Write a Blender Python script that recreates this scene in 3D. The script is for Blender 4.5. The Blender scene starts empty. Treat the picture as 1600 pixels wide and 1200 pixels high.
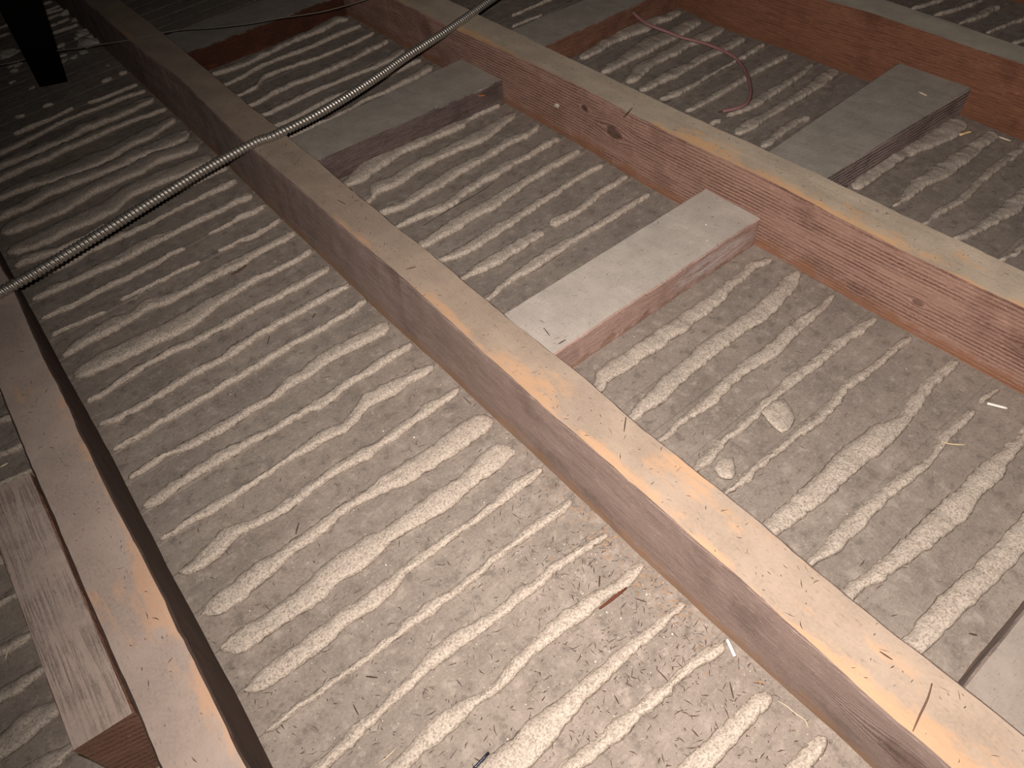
import bpy, bmesh, math, random
import numpy as np
from mathutils import Matrix, Vector

# ---------------------------------------------------------------- camera, world, light, exposure
SC = bpy.context.scene
COL = SC.collection
CAM_LOC=[-0.24303, -0.0, 0.56492]
CAM_ROWS=[[0.773911, -0.630597, -0.058395], [-0.507295, -0.562096, -0.653223], [0.379097, 0.535159, -0.754911]]
CAM_LENS=24.9041
cam_data = bpy.data.cameras.new('camera')
cam_data.sensor_width = 36.0
cam_data.lens = CAM_LENS
cam_data.clip_start = 0.01
cam = bpy.data.objects.new('camera', cam_data)
COL.objects.link(cam)
_r, _d, _f = [Vector(v) for v in CAM_ROWS]
_m = Matrix.Identity(4)
for _i in range(3):
    _m[_i][0] = _r[_i]; _m[_i][1] = -_d[_i]; _m[_i][2] = -_f[_i]; _m[_i][3] = CAM_LOC[_i]
cam.matrix_world = _m
SC.camera = cam

world = bpy.data.worlds.new('attic_dark')
world.use_nodes = True
world.node_tree.nodes['Background'].inputs[0].default_value = (1.0, 0.9, 0.85, 1)
world.node_tree.nodes['Background'].inputs[1].default_value = 0.0025
SC.world = world

# the flash lamp a couple of centimetres beside the lens is the only light in the attic
FLASH_RIGHT, FLASH_UP = -0.020, 0.016
fl_data = bpy.data.lights.new('flash_lamp', 'SPOT')
fl_data.energy = FLASH_W = 38.5
fl_data.color = (1.0, 0.895, 0.815)
fl_data.shadow_soft_size = 0.004
fl_data.spot_size = math.radians(152)
fl_data.spot_blend = 1.0
flash = bpy.data.objects.new('flash_lamp', fl_data)
COL.objects.link(flash)
_fm = _m.copy()
_p = Vector(CAM_LOC) + _r * FLASH_RIGHT - _d * FLASH_UP
_aim = (Vector((0.315, 0.208, 0.0)) - _p).normalized()
flash.matrix_world = Matrix.Translation(_p) @ _aim.to_track_quat('-Z', 'Y').to_matrix().to_4x4()

SC.view_settings.view_transform = 'Standard'
SC.view_settings.look = 'None'
SC.view_settings.exposure = 0.0
SC.view_settings.gamma = 1.0
SC.view_settings.use_curve_mapping = False

# ---------------------------------------------------------------- measured layout (metres; keys in 0.1 mm)
GAP_SLOPE=0.1100;GAP_YC=0.200
GAPS=[-0.373, -0.3275, -0.282, -0.2365, -0.191, -0.1455, -0.1, -0.0545, -0.009, 0.0357, 0.0839, 0.1228, 0.1688, 0.2113, 0.2536, 0.2956, 0.3368, 0.3817, 0.4281, 0.4732, 0.5175, 0.5607, 0.6085, 0.6511, 0.6971, 0.7416, 0.7895, 0.8305, 0.8761, 0.9185, 0.9652, 1.0074, 1.0535, 1.1065, 1.1496, 1.1976, 1.2535, 1.2963, 1.3441, 1.3854, 1.4333, 1.4803, 1.5273, 1.5743, 1.6213, 1.6683, 1.7153, 1.7623, 1.8093, 1.8563, 1.9033, 1.9503, 1.9973, 2.0443, 2.0913, 2.1383, 2.1853, 2.2323, 2.2793, 2.3263]
KEYS=[
 ('ZA',[-6000, -5495, -4990, -4485, -3980, -3888, -3710],[7159, 7236, 7160, 7215, 7202, 7191, 7267],[7354, 7286, 7290, 7306, 7329, 7291, 7348]),
 ('ZA',[-6000, -5365, -4730, -4095, -4005, -3897, -3710],[6711, 6712, 6725, 6737, 6710, 6696, 6690],[6804, 6788, 6802, 6806, 6805, 6791, 6788]),
 ('ZA',[-6000, -5396, -4791, -4187, -4037, -3903, -3710],[6359, 6354, 6330, 6345, 6325, 6320, 6328],[6457, 6422, 6404, 6410, 6414, 6386, 6400]),
 ('ZA',[-6000, -5500, -4999, -4499, -4421, -4160],[4998, 4987, 4999, 4992, 5001, 4988],[5116, 5051, 5063, 5081, 5053, 5090]),
 ('ZA',[-6000, -5303, -4605, -4531, -4403, -4160],[4461, 4525, 4514, 4503, 4517, 4491],[4587, 4676, 4647, 4637, 4617, 4576]),
 ('ZA',[-6000, -5348, -4696, -4625, -4514, -4400, -4160],[4114, 4092, 4121, 4109, 4112, 4146, 4117],[4251, 4247, 4261, 4250, 4253, 4224, 4251]),
 ('ZA',[-6000, -5395, -4791, -4673, -4547, -4391, -4160],[3638, 3670, 3676, 3657, 3698, 3733, 3678],[3938, 3943, 3893, 3920, 3935, 3882, 3901]),
 ('ZA',[-6000, -5295, -4589, -4498, -4357, -4160],[3334, 3323, 3334, 3327, 3385, 3281],[3518, 3506, 3527, 3521, 3454, 3458]),
 ('AB',[-3184, -2621, -2058, -1495, -932, -369, -199, -42],[-166, -218, -158, -155, -127, -175, -181, -162],[-32, -92, -108, -45, -55, -53, -66, -75]),
 ('AB',[-3184, -2616, -2049, -1481, -914, -647, -380, -102],[362, 272, 282, 278, 277, 260, 260, 266],[412, 390, 442, 390, 433, 410, 412, 379]),
 ('AB',[-3184, -2643, -2103, -1563, -1379, -1173, -953, -788, -637, -420, -224, -63],[779, 875, 864, 831, 827, 807, 805, 810, 788, 790, 757, 735],[948, 988, 962, 964, 961, 943, 921, 905, 884, 888, 878, 822]),
 ('AB',[-3184, -2563, -1943, -1783, -1553, -1346, -1151, -958, -787, -575, -404, -259, -42],[1138, 1108, 1107, 1076, 1097, 1130, 1174, 1165, 1169, 1174, 1175, 1178, 1169],[1335, 1326, 1353, 1336, 1351, 1319, 1308, 1300, 1294, 1289, 1268, 1259, 1251]),
 ('AB',[-3184, -2542, -2459, -2333, -2164, -1946, -1794, -1640, -1455, -1288, -1080, -885, -712, -507, -297, -164, -40],[1641, 1638, 1636, 1655, 1639, 1655, 1669, 1634, 1659, 1663, 1664, 1650, 1632, 1639, 1594, 1612, 1632],[1733, 1768, 1768, 1788, 1834, 1804, 1746, 1737, 1777, 1782, 1797, 1825, 1795, 1763, 1707, 1726, 1706]),
 ('AB',[-3184, -2935, -2742, -2531, -2351, -2149, -1993, -1822, -1628, -1444, -1294, -1108, -963, -787, -616, -411, -212, -73],[1971, 2031, 2030, 2054, 2079, 2093, 2108, 2096, 2098, 2075, 2066, 2083, 2065, 2074, 2089, 2073, 2042, 2046],[2144, 2142, 2156, 2183, 2184, 2200, 2243, 2259, 2264, 2215, 2179, 2205, 2195, 2185, 2186, 2165, 2134, 2096]),
 ('AB',[-3184, -3093, -2916, -2734, -2564, -2396, -2211, -2011, -1861, -1706, -1519, -1395, -1144, -956, -803, -669, -446, -229, -74],[2527, 2513, 2513, 2513, 2511, 2498, 2506, 2499, 2503, 2481, 2488, 2489, 2489, 2504, 2500, 2492, 2489, 2474, 2495],[2580, 2580, 2581, 2582, 2581, 2568, 2578, 2586, 2606, 2614, 2579, 2551, 2581, 2598, 2580, 2604, 2602, 2588, 2563]),
 ('AB',[-3175, -3085, -2989, -2824, -2633, -2471, -2302, -2101, -1880, -1687, -1514, -1346, -1113, -926, -777, -626, -417, -191, -53],[2901, 2853, 2830, 2813, 2817, 2815, 2860, 2839, 2828, 2910, 2925, 2921, 2927, 2921, 2915, 2908, 2918, 2911, 2943],[2972, 2995, 3015, 3014, 3021, 3021, 3040, 3006, 3012, 3020, 3022, 3019, 3026, 3006, 3016, 3027, 3064, 3051, 3016]),
 ('AB',[-3184, -3149, -3045, -2881, -2768, -2586, -2395, -2127, -1936, -1740, -1601, -1429, -1263, -1040, -823, -613, -409, -175, -111],[3338, 3282, 3232, 3214, 3205, 3203, 3180, 3219, 3205, 3222, 3275, 3266, 3227, 3193, 3202, 3246, 3225, 3260, 3232],[3414, 3433, 3445, 3428, 3421, 3438, 3433, 3512, 3517, 3488, 3444, 3453, 3466, 3470, 3448, 3461, 3514, 3517, 3430]),
 ('AB',[-3184, -3160, -3013, -2853, -2613, -2502, -2375, -2200, -1995, -1816, -1641, -1471, -1299, -1100, -864, -623, -376, -133, -40],[3744, 3693, 3655, 3641, 3666, 3686, 3752, 3746, 3760, 3788, 3801, 3782, 3726, 3677, 3665, 3652, 3647, 3664, 3679],[3794, 3822, 3868, 3873, 3902, 3890, 3890, 3886, 3902, 3914, 3911, 3911, 3948, 3937, 3929, 3919, 3957, 3939, 3857]),
 ('AB',[-3184, -3064, -2903, -2731, -2561, -2425, -2272, -2101, -1885, -1705, -1564, -1387, -1218, -1081, -931, -695, -452, -240, -49],[4229, 4172, 4151, 4190, 4250, 4216, 4184, 4184, 4223, 4223, 4221, 4204, 4161, 4229, 4187, 4240, 4225, 4256, 4281],[4298, 4295, 4366, 4408, 4398, 4326, 4314, 4334, 4338, 4359, 4358, 4362, 4360, 4309, 4349, 4364, 4392, 4384, 4368]),
 ('AB',[-3184, -3062, -2900, -2743, -2551, -2419, -2180, -2042, -1893, -1716, -1570, -1422, -1258, -1119, -979, -821, -684, -418, -211, -67],[4681, 4666, 4661, 4639, 4632, 4653, 4679, 4681, 4699, 4666, 4657, 4638, 4609, 4651, 4733, 4732, 4686, 4730, 4697, 4714],[4731, 4722, 4756, 4774, 4769, 4751, 4739, 4741, 4761, 4790, 4803, 4827, 4779, 4822, 4885, 4953, 4930, 4888, 4856, 4829]),
 ('AB',[-3184, -3004, -2797, -2619, -2417, -2199, -2000, -1851, -1632, -1408, -1167, -922, -770, -513, -262, -45],[5085, 5087, 5141, 5111, 5109, 5107, 5127, 5113, 5111, 5098, 5073, 5133, 5119, 5125, 5135, 5173],[5184, 5250, 5265, 5279, 5279, 5258, 5258, 5222, 5222, 5233, 5232, 5272, 5259, 5292, 5280, 5247]),
 ('AB',[-3184, -3041, -2835, -2712, -2602, -2415, -2190, -1986, -1799, -1619, -1394, -1157, -968, -732, -491, -246, -79],[5552, 5539, 5561, 5553, 5500, 5483, 5474, 5499, 5527, 5501, 5545, 5536, 5575, 5569, 5539, 5520, 5555],[5602, 5646, 5670, 5618, 5633, 5640, 5633, 5637, 5620, 5618, 5713, 5731, 5798, 5770, 5767, 5750, 5762]),
 ('AB',[-3184, -3112, -2916, -2666, -2395, -2125, -1925, -1740, -1542, -1289, -1041, -840, -539, -272, -56],[5995, 6001, 5988, 6015, 6019, 6013, 6046, 6035, 6047, 6079, 6102, 6091, 6099, 6109, 6150],[6045, 6092, 6080, 6109, 6139, 6135, 6170, 6161, 6174, 6208, 6207, 6197, 6207, 6219, 6233]),
 ('AB',[-3184, -3016, -2812, -2595, -2306, -2100, -1838, -1587, -1328, -1074, -813, -545, -285, -64],[6448, 6371, 6362, 6387, 6419, 6422, 6411, 6436, 6502, 6503, 6519, 6535, 6526, 6548],[6498, 6493, 6485, 6486, 6547, 6552, 6543, 6597, 6611, 6642, 6660, 6679, 6672, 6636]),
 ('AB',[-3184, -3010, -2824, -2613, -2383, -2157, -1898, -1637, -1369, -1108, -854, -594, -314, -79],[6874, 6820, 6886, 6918, 6952, 6933, 6903, 6911, 6919, 6955, 6936, 6916, 6954, 6984],[6924, 6922, 7017, 7052, 7060, 7072, 7043, 7053, 7063, 7072, 7085, 7097, 7107, 7140]),
 ('AB',[-3184, -3031, -2805, -2554, -2288, -2065, -1816, -1590, -1370, -1145, -870, -796, -527, -252, -72],[7309, 7225, 7234, 7193, 7206, 7164, 7189, 7270, 7342, 7386, 7430, 7434, 7419, 7420, 7466],[7418, 7505, 7548, 7539, 7527, 7517, 7547, 7574, 7558, 7573, 7589, 7528, 7547, 7550, 7565]),
 ('AB',[-3184, -3071, -2876, -2677, -2512, -2365, -2245, -2103, -1962, -1807, -1724, -1555, -1328, -1108, -899, -642, -455, -218, -49],[7764, 7748, 7763, 7764, 7779, 7832, 7819, 7847, 7809, 7800, 7834, 7822, 7839, 7844, 7802, 7918, 7905, 7911, 7973],[7819, 7924, 7973, 8039, 8090, 7986, 8006, 8101, 8032, 7991, 7961, 7982, 8036, 8043, 8036, 8054, 8077, 8085, 8079]),
 ('AB',[-1020, -742, -474, -216, -67],[8318, 8329, 8282, 8325, 8373],[8368, 8382, 8389, 8434, 8447]),
 ('AB',[-2329, -2067, -1814, -1571, -1275],[8275, 8265, 8276, 8301, 8291],[8325, 8329, 8341, 8367, 8341]),
 ('AB',[-3184, -2932, -2762, -2535],[8221, 8219, 8212, 8193],[8271, 8269, 8262, 8243]),
 ('AB',[-959, -721, -462, -229, -69],[8773, 8776, 8787, 8768, 8814],[8823, 8850, 8940, 8922, 8930]),
 ('AB',[-3184, -2990, -2761, -2509, -2261, -2006, -1746, -1512, -1305],[8605, 8590, 8573, 8618, 8615, 8630, 8645, 8709, 8702],[8655, 8686, 8670, 8717, 8751, 8768, 8786, 8816, 8752]),
 ('AB',[-3184, -3057, -2855, -2618, -2365, -2118, -1841, -1586, -1322, -973, -681, -380, -90],[9064, 9027, 9026, 9031, 9032, 9001, 9036, 9072, 9135, 9125, 9148, 9171, 9138],[9130, 9165, 9201, 9171, 9212, 9219, 9297, 9337, 9248, 9281, 9306, 9332, 9341]),
 ('AB',[-3007, -2783, -2544, -2244, -1987, -1678, -1457, -1186, -874, -485, -312, -110],[9472, 9459, 9481, 9562, 9534, 9549, 9576, 9635, 9649, 9669, 9647, 9669],[9542, 9568, 9630, 9715, 9729, 9707, 9654, 9685, 9699, 9796, 9817, 9797]),
 ('AB',[-3184, -3046, -2843, -2647, -2499, -1973, -1385, -663, -365, -60],[9907, 9867, 9876, 9849, 9858, 9983, 10036, 10086, 10118, 10137],[9980, 10099, 10071, 10004, 9995, 10033, 10086, 10173, 10252, 10228]),
 ('AB',[-3184, -3102, -2891, -2636, -2365, -2053, -1719, -1416, -1178, -831, -564, -311, -109],[10315, 10214, 10163, 10140, 10196, 10178, 10222, 10436, 10429, 10435, 10411, 10403, 10496],[10392, 10455, 10532, 10555, 10575, 10606, 10656, 10841, 10838, 10851, 10830, 10826, 10829]),
 ('AB',[-3136, -3003, -2743, -2465, -2235, -1846, -1646, -1391, -1094, -810, -590, -348, -94],[10788, 10745, 10704, 10726, 10742, 10893, 10901, 10941, 10923, 11033, 11004, 10956, 10988],[11001, 11092, 11145, 11219, 11241, 11217, 11276, 11322, 11357, 11427, 11400, 11355, 11340]),
 ('AB',[-3184, -3035, -2943, -2675, -2354, -2133, -1846, -1516, -1268, -946, -650, -368, -79],[11192, 11219, 11236, 11221, 11357, 11313, 11346, 11344, 11321, 11377, 11315, 11363, 11437],[11458, 11444, 11463, 11497, 11739, 11698, 11687, 11640, 11669, 11731, 11724, 11778, 11806]),
 ('AB',[-3184, -2906, -2624, -2353, -2079, -1785, -1485, -1178, -885, -601, -311, -63],[11746, 11764, 11776, 11720, 11663, 11652, 11640, 11730, 11858, 11860, 11996, 12096],[12046, 12005, 12072, 12068, 12064, 12109, 12155, 12095, 12177, 12293, 12271, 12320]),
 ('AB',[-3184, -2780, -2631, -2379, -2082, -1817, -1507, -1189, -864, -530, -270, -47],[12329, 12299, 12334, 12392, 12388, 12475, 12498, 12550, 12604, 12629, 12589, 12617],[12458, 12556, 12593, 12656, 12710, 12748, 12776, 12776, 12775, 12804, 12765, 12736]),
 ('AB',[-3184, -2687, -2392, -2038, -1673, -1338, -1010, -734, -372, -72],[12710, 12692, 12718, 12757, 12797, 12879, 12908, 12924, 13010, 13047],[12992, 12962, 12991, 13036, 13081, 13169, 13203, 13222, 13315, 13295]),
 ('AB',[-3184, -2583, -2273, -1948, -1555, -1166, -784, -373, -78],[13171, 13158, 13217, 13334, 13470, 13523, 13519, 13543, 13516],[13381, 13384, 13447, 13510, 13591, 13647, 13645, 13736, 13647]),
 ('AB',[-1016, -749, -394, -96],[13832, 13798, 13857, 13883],[13962, 13928, 13957, 13986]),
 ('AB',[-2278, -2066, -1801, -1237],[13658, 13663, 13717, 13855],[13778, 13845, 13840, 13920]),
 ('AB',[-222, -56],[14514, 14513],[14658, 14672]),
 ('AB',[-569, -353],[14439, 14475],[14579, 14617]),
 ('AB',[-1649, -1458],[14312, 14282],[14378, 14415]),
 ('AB',[-2108, -1941],[14248, 14199],[14376, 14392]),
 ('AB',[-599, -61],[17436, 17480],[17551, 17563]),
 ('AB',[-530, -99],[17866, 17957],[17968, 18043]),
 ('AB',[-496, -160],[18295, 18386],[18382, 18456]),
 ('AB',[-427, -40],[18789, 18878],[18881, 18933]),
 ('AB',[-340, -96],[19245, 19277],[19321, 19334]),
 ('AB',[-3184, -2601, -2018, -1435, -1245],[18194, 18155, 18180, 18174, 18188],[18252, 18226, 18239, 18239, 18253]),
 ('AB',[-3184, -2565, -1946, -1328, -1231, -635, -40],[18693, 18667, 18670, 18642, 18651, 18639, 18661],[18743, 18727, 18724, 18692, 18701, 18689, 18711]),
 ('BC',[533, 999, 1216, 1548, 1968, 2285, 2600, 3312, 4024],[-160, -241, -251, -272, -306, -322, -340, -372, -296],[-110, -76, -74, -71, -111, -112, -126, -134, -202]),
 ('BC',[533, 1133, 1323, 1568, 1829, 2113, 2410, 2613, 2929, 3070, 3273, 3556, 4024],[324, 344, 274, 252, 197, 161, 146, 170, 143, 175, 186, 198, 96],[501, 456, 422, 401, 396, 386, 388, 353, 367, 364, 325, 301, 395]),
 ('BC',[3670, 3968],[687, 668],[755, 736]),
 ('BC',[533, 1063, 1228, 1402, 1648, 1905, 2177, 2415, 2606, 2794, 2944, 3102, 3343, 3531],[696, 727, 671, 662, 666, 681, 670, 643, 628, 641, 679, 682, 673, 684],[835, 798, 804, 834, 815, 820, 798, 771, 731, 718, 758, 775, 767, 737]),
 ('BC',[533, 994, 1154, 1364, 1628, 1865, 2123, 2395, 2653, 2894, 3191, 3538, 3768, 4024],[1049, 1108, 1074, 1054, 1035, 1025, 1024, 993, 1010, 1017, 1052, 1109, 1104, 1116],[1349, 1261, 1269, 1265, 1263, 1269, 1286, 1273, 1251, 1173, 1195, 1242, 1238, 1220]),
 ('BC',[533, 1007, 1163, 1332, 1596, 1733, 1982, 2222, 2469, 2687, 2948, 3135, 3431, 3732, 3993],[1580, 1638, 1631, 1614, 1619, 1603, 1607, 1592, 1584, 1599, 1647, 1632, 1611, 1616, 1609],[1719, 1703, 1711, 1709, 1717, 1686, 1692, 1693, 1687, 1719, 1769, 1739, 1703, 1709, 1686]),
 ('BC',[533, 1025, 1100, 1288, 1472, 1638, 1893, 2143, 2298, 2502, 2705, 3028, 3326, 3670, 3978],[1957, 1993, 1976, 1974, 2035, 2008, 2018, 2030, 2048, 2048, 2041, 2011, 2022, 2009, 2012],[2065, 2061, 2092, 2106, 2121, 2111, 2123, 2154, 2139, 2175, 2169, 2158, 2172, 2143, 2112]),
 ('BC',[533, 1027, 1128, 1299, 1483, 1749, 2079, 2267, 2471, 2685, 2853, 3097, 3419, 3717, 3969],[2382, 2445, 2425, 2448, 2428, 2401, 2449, 2448, 2436, 2388, 2401, 2447, 2464, 2496, 2535],[2590, 2501, 2498, 2538, 2554, 2546, 2597, 2616, 2625, 2596, 2592, 2623, 2624, 2601, 2602]),
 ('BC',[533, 1057, 1205, 1377, 1616, 1929, 2210, 2482, 2741, 2988, 3281, 3453, 3757, 4022],[2742, 2790, 2787, 2755, 2799, 2815, 2838, 2847, 2851, 2819, 2828, 2860, 2911, 3034],[2930, 2901, 2971, 2977, 3025, 3046, 3074, 3087, 3074, 3064, 3077, 3090, 3146, 3147]),
 ('BC',[533, 1032, 1165, 1483, 1769, 2062, 2365, 2617, 2935, 3210, 3436, 3703, 3985],[3221, 3281, 3329, 3306, 3299, 3292, 3294, 3305, 3319, 3382, 3413, 3428, 3389],[3450, 3417, 3549, 3550, 3547, 3543, 3529, 3543, 3517, 3541, 3552, 3592, 3509]),
 ('BC',[533, 1033, 1190, 1476, 1781, 2114, 2408, 2613, 2897, 3242, 3623, 3920],[5184, 5193, 5213, 5248, 5221, 5243, 5283, 5295, 5285, 5285, 5325, 5324],[5275, 5246, 5318, 5382, 5411, 5437, 5453, 5411, 5431, 5433, 5447, 5433]),
 ('BC',[2502, 2660, 2929, 3222, 3498, 4004],[5678, 5683, 5681, 5746, 5801, 5816],[5887, 5864, 5834, 5902, 5929, 5948]),
 ('BC',[533, 1080, 1348, 1541, 1825, 2097, 2349],[5571, 5684, 5624, 5597, 5629, 5651, 5675],[5871, 5768, 5820, 5823, 5859, 5856, 5854]),
 ('BC',[533, 1012, 1216, 1494, 1851, 2168, 2348, 2664, 3062, 3559, 3969],[6120, 6162, 6071, 6041, 6063, 6104, 6138, 6181, 6223, 6276, 6268],[6247, 6251, 6219, 6250, 6277, 6291, 6296, 6342, 6355, 6413, 6407]),
 ('BC',[533, 1062, 1330, 1553, 1907, 2243, 2644, 2952, 3269, 3595, 3977],[6555, 6522, 6510, 6500, 6561, 6537, 6646, 6685, 6708, 6732, 6757],[6665, 6677, 6730, 6786, 6822, 6800, 6850, 6859, 6885, 6912, 6905]),
 ('BC',[533, 1075, 1213, 1451, 1779, 2139, 2386, 2672, 3032, 3288, 3622, 3997],[7040, 7095, 7092, 7043, 6979, 7097, 7125, 7105, 7168, 7168, 7199, 7230],[7251, 7196, 7227, 7213, 7150, 7272, 7304, 7322, 7353, 7318, 7352, 7387]),
 ('BC',[533, 1042, 1126, 1332, 1939, 2342, 2734, 3122, 3443, 3684, 4019],[7470, 7518, 7453, 7408, 7469, 7519, 7575, 7612, 7667, 7637, 7713],[7676, 7624, 7629, 7584, 7724, 7781, 7767, 7808, 7867, 7799, 7838]),
 ('BC',[533, 1079, 1246, 1609, 1995, 2404, 2766, 3110, 3455, 3874, 4024],[7765, 7886, 7957, 7932, 8027, 8057, 8047, 7981, 8066, 8211, 8297],[8015, 7955, 8256, 8236, 8300, 8296, 8330, 8348, 8356, 8384, 8387]),
 ('BC',[533, 1046, 1249, 1484, 1819, 2090, 2401, 2647, 2870, 3142, 3348, 3678, 4001],[8412, 8423, 8372, 8427, 8530, 8588, 8551, 8603, 8535, 8529, 8658, 8674, 8648],[8635, 8619, 8727, 8911, 8986, 8882, 8805, 8776, 8794, 8790, 8793, 8811, 8831]),
 ('BC',[533, 1144, 1424, 1754, 2091, 2513, 2890, 3238, 3594, 4013],[10271, 10277, 10268, 10309, 10327, 10418, 10392, 10406, 10420, 10508],[10362, 10375, 10367, 10361, 10380, 10473, 10500, 10568, 10637, 10785]),
 ('BC',[533, 1036, 1320, 1680, 2052, 2778, 3511, 3787, 4015],[10719, 10727, 10722, 10792, 10838, 10824, 10869, 10900, 10909],[10823, 10829, 10825, 10898, 10999, 10937, 11041, 11131, 11086]),
 ('BC',[533, 1086, 1467, 1794, 2169, 2553, 2946, 3277, 3669, 4024],[11114, 11173, 11205, 11254, 11291, 11302, 11312, 11285, 11288, 11441],[11323, 11281, 11368, 11421, 11406, 11418, 11432, 11463, 11527, 11685]),
 ('BC',[533, 1140, 1557, 1894, 2251, 2645, 3009, 3307, 3767, 4024],[11626, 11640, 11731, 11788, 11752, 11769, 11799, 11878, 11954, 12006],[11800, 11753, 11904, 11966, 11931, 11951, 12045, 12067, 12147, 12203]),
 ('BC',[533, 1044, 1394, 1638, 2028, 2398, 2774, 3193, 3623, 4024],[12153, 12154, 12174, 12415, 12440, 12409, 12392, 12418, 12445, 12526],[12285, 12215, 12282, 12540, 12569, 12539, 12492, 12521, 12550, 12633]),
 ('BC',[533, 1078, 1369, 1723, 2195, 2575, 2997, 3388, 3752, 4024],[12712, 12688, 12708, 12846, 12893, 12865, 12898, 12945, 12963, 13008],[12762, 12753, 12805, 12978, 13028, 13003, 13038, 13155, 13177, 13156]),
 ('BC',[533, 1066, 1406, 1876, 2264, 2642, 2996, 3358, 3805, 4024],[13146, 13178, 13144, 13164, 13256, 13340, 13363, 13352, 13507, 13387],[13349, 13311, 13343, 13433, 13464, 13553, 13579, 13641, 13805, 13758]),
 ('CD',[6291, 6720, 7172, 7877, 8582],[11187, 11215, 11221, 11229, 11207],[11261, 11302, 11297, 11331, 11316]),
 ('CD',[5986, 6369, 6715],[10825, 10815, 10800],[10875, 10865, 10850]),
 ('CD',[5986, 6367, 6823, 7296, 7548, 7900, 8158, 8561],[8864, 8880, 8946, 8888, 8838, 8957, 8881, 8937],[9067, 9136, 9208, 9414, 9313, 9229, 9154, 9162]),
 ('CD',[5867, 6020, 6452, 6899, 7276, 7653, 8088, 8515],[8255, 8215, 8245, 8230, 8258, 8274, 8311, 8394],[8399, 8450, 8531, 8664, 8749, 8673, 8667, 8656]),
 ('CD',[5924, 6113, 6388, 6743, 7145, 7605, 8020, 8516],[7699, 7697, 7771, 7880, 7842, 7912, 7816, 7877],[7876, 7961, 8130, 8112, 8169, 8200, 8152, 8173]),
 ('CD',[5875, 6171, 6549, 6936, 7460, 7908, 8442],[7367, 7347, 7305, 7347, 7385, 7347, 7344],[7538, 7562, 7607, 7568, 7612, 7576, 7624]),
 ('CD',[5896, 6185, 6554, 7052, 7506, 7975, 8507],[6960, 6882, 6916, 6975, 6999, 6971, 7022],[7085, 7087, 7044, 7045, 7050, 7107, 7161]),
 ('CD',[5895, 6232, 6577, 7006, 7474, 7932, 8152, 8463],[6433, 6422, 6428, 6432, 6489, 6494, 6471, 6500],[6551, 6578, 6587, 6594, 6654, 6663, 6640, 6632]),
 ('CD',[6203, 6464, 6805, 7121, 7478, 7949, 8452],[5944, 5858, 5805, 5856, 5856, 5919, 6011],[6004, 5971, 6025, 6044, 6046, 6077, 6135]),
 ('CD',[5859, 5927, 6081],[5934, 5914, 5925],[6045, 6059, 6002]),
 ('CD',[5910, 6216, 6669, 7137, 7547, 8012, 8540],[5484, 5431, 5482, 5486, 5477, 5497, 5585],[5622, 5703, 5659, 5666, 5694, 5754, 5813]),
 ('CD',[5891, 6007, 6394, 6811, 7015],[5046, 5006, 5049, 5077, 5034],[5115, 5168, 5214, 5246, 5139]),
 ('CD',[5924, 6203, 6644, 7036, 7397, 7942, 8413],[3532, 3534, 3529, 3531, 3449, 3343, 3378],[3692, 3772, 3772, 3778, 3723, 3702, 3717]),
 ('CD',[5929, 6195, 6565, 6971, 7425, 7933, 8407],[3035, 2985, 2980, 2911, 2907, 2935, 2934],[3091, 3112, 3204, 3211, 3188, 3172, 3175]),
 ('CD',[5837, 5935, 6153, 6314, 6608, 7075, 7528, 7961, 8318, 8582],[2591, 2553, 2552, 2527, 2480, 2531, 2544, 2550, 2545, 2511],[2644, 2628, 2671, 2669, 2623, 2656, 2694, 2704, 2677, 2700]),
 ('CD',[5833, 5915, 6194, 6508, 6830, 7259, 7920, 8582],[2160, 2105, 2056, 1992, 1947, 1948, 1979, 2006],[2249, 2234, 2187, 2186, 2163, 2191, 2138, 2220]),
 ('CD',[5850, 6036, 6297, 6868, 7439, 8010, 8582],[1619, 1555, 1544, 1542, 1536, 1542, 1567],[1684, 1639, 1648, 1657, 1685, 1626, 1640]),
 ('DE',[11401, 11953, 12477, 13000],[6037, 5859, 5867, 5862],[6132, 6037, 6002, 6075]),
 ('DE',[11411, 11790, 12254, 13000],[5620, 5470, 5390, 5386],[5711, 5639, 5521, 5487]),
 ('DE',[11368, 11924, 12475],[5131, 5004, 5005],[5219, 5207, 5212]),
 ('DE',[11344, 11823, 12270, 13000],[4646, 4575, 4454, 4463],[4729, 4694, 4608, 4552]),
 ('DE',[11249, 11506, 12253, 13000],[4156, 4084, 4093, 4082],[4266, 4227, 4225, 4254]),
 ('ZA',[-5980, -5701, -5422, -5144, -4865, -4586, -4307, -4029, -3750],[-943, -934, -950, -934, -926, -984, -937, -999, -993],[-744, -801, -821, -827, -876, -827, -887, -847, -873]),
 ('ZA',[-5980, -5701, -5422, -5144, -4865, -4586, -4307, -4029, -3750],[-465, -500, -458, -509, -507, -553, -563, -502, -564],[-385, -389, -408, -397, -445, -379, -382, -452, -438]),
 ('ZA',[-5980, -5701, -5422, -5144, -4865, -4586, -4307, -4029, -3750],[-75, -75, -8, -56, -73, -63, -131, -73, -84],[75, 80, 57, 32, 44, 30, 72, 57, -12]),
 ('ZA',[-5980, -5701, -5422, -5144, -4865, -4586, -4307, -4029, -3750],[364, 378, 359, 403, 321, 353, 354, 370, 351],[520, 506, 509, 466, 526, 467, 476, 445, 436]),
 ('ZA',[-5980, -5701, -5422, -5144, -4865, -4586, -4307, -4029, -3750],[832, 778, 826, 846, 793, 789, 824, 805, 812],[986, 960, 957, 949, 948, 1000, 934, 921, 925]),
 ('ZA',[-5980, -5701, -5422, -5144, -4865, -4586, -4307, -4029, -3750],[1233, 1218, 1142, 1203, 1155, 1187, 1146, 1179, 1231],[1283, 1311, 1350, 1280, 1364, 1303, 1314, 1301, 1281]),
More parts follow.
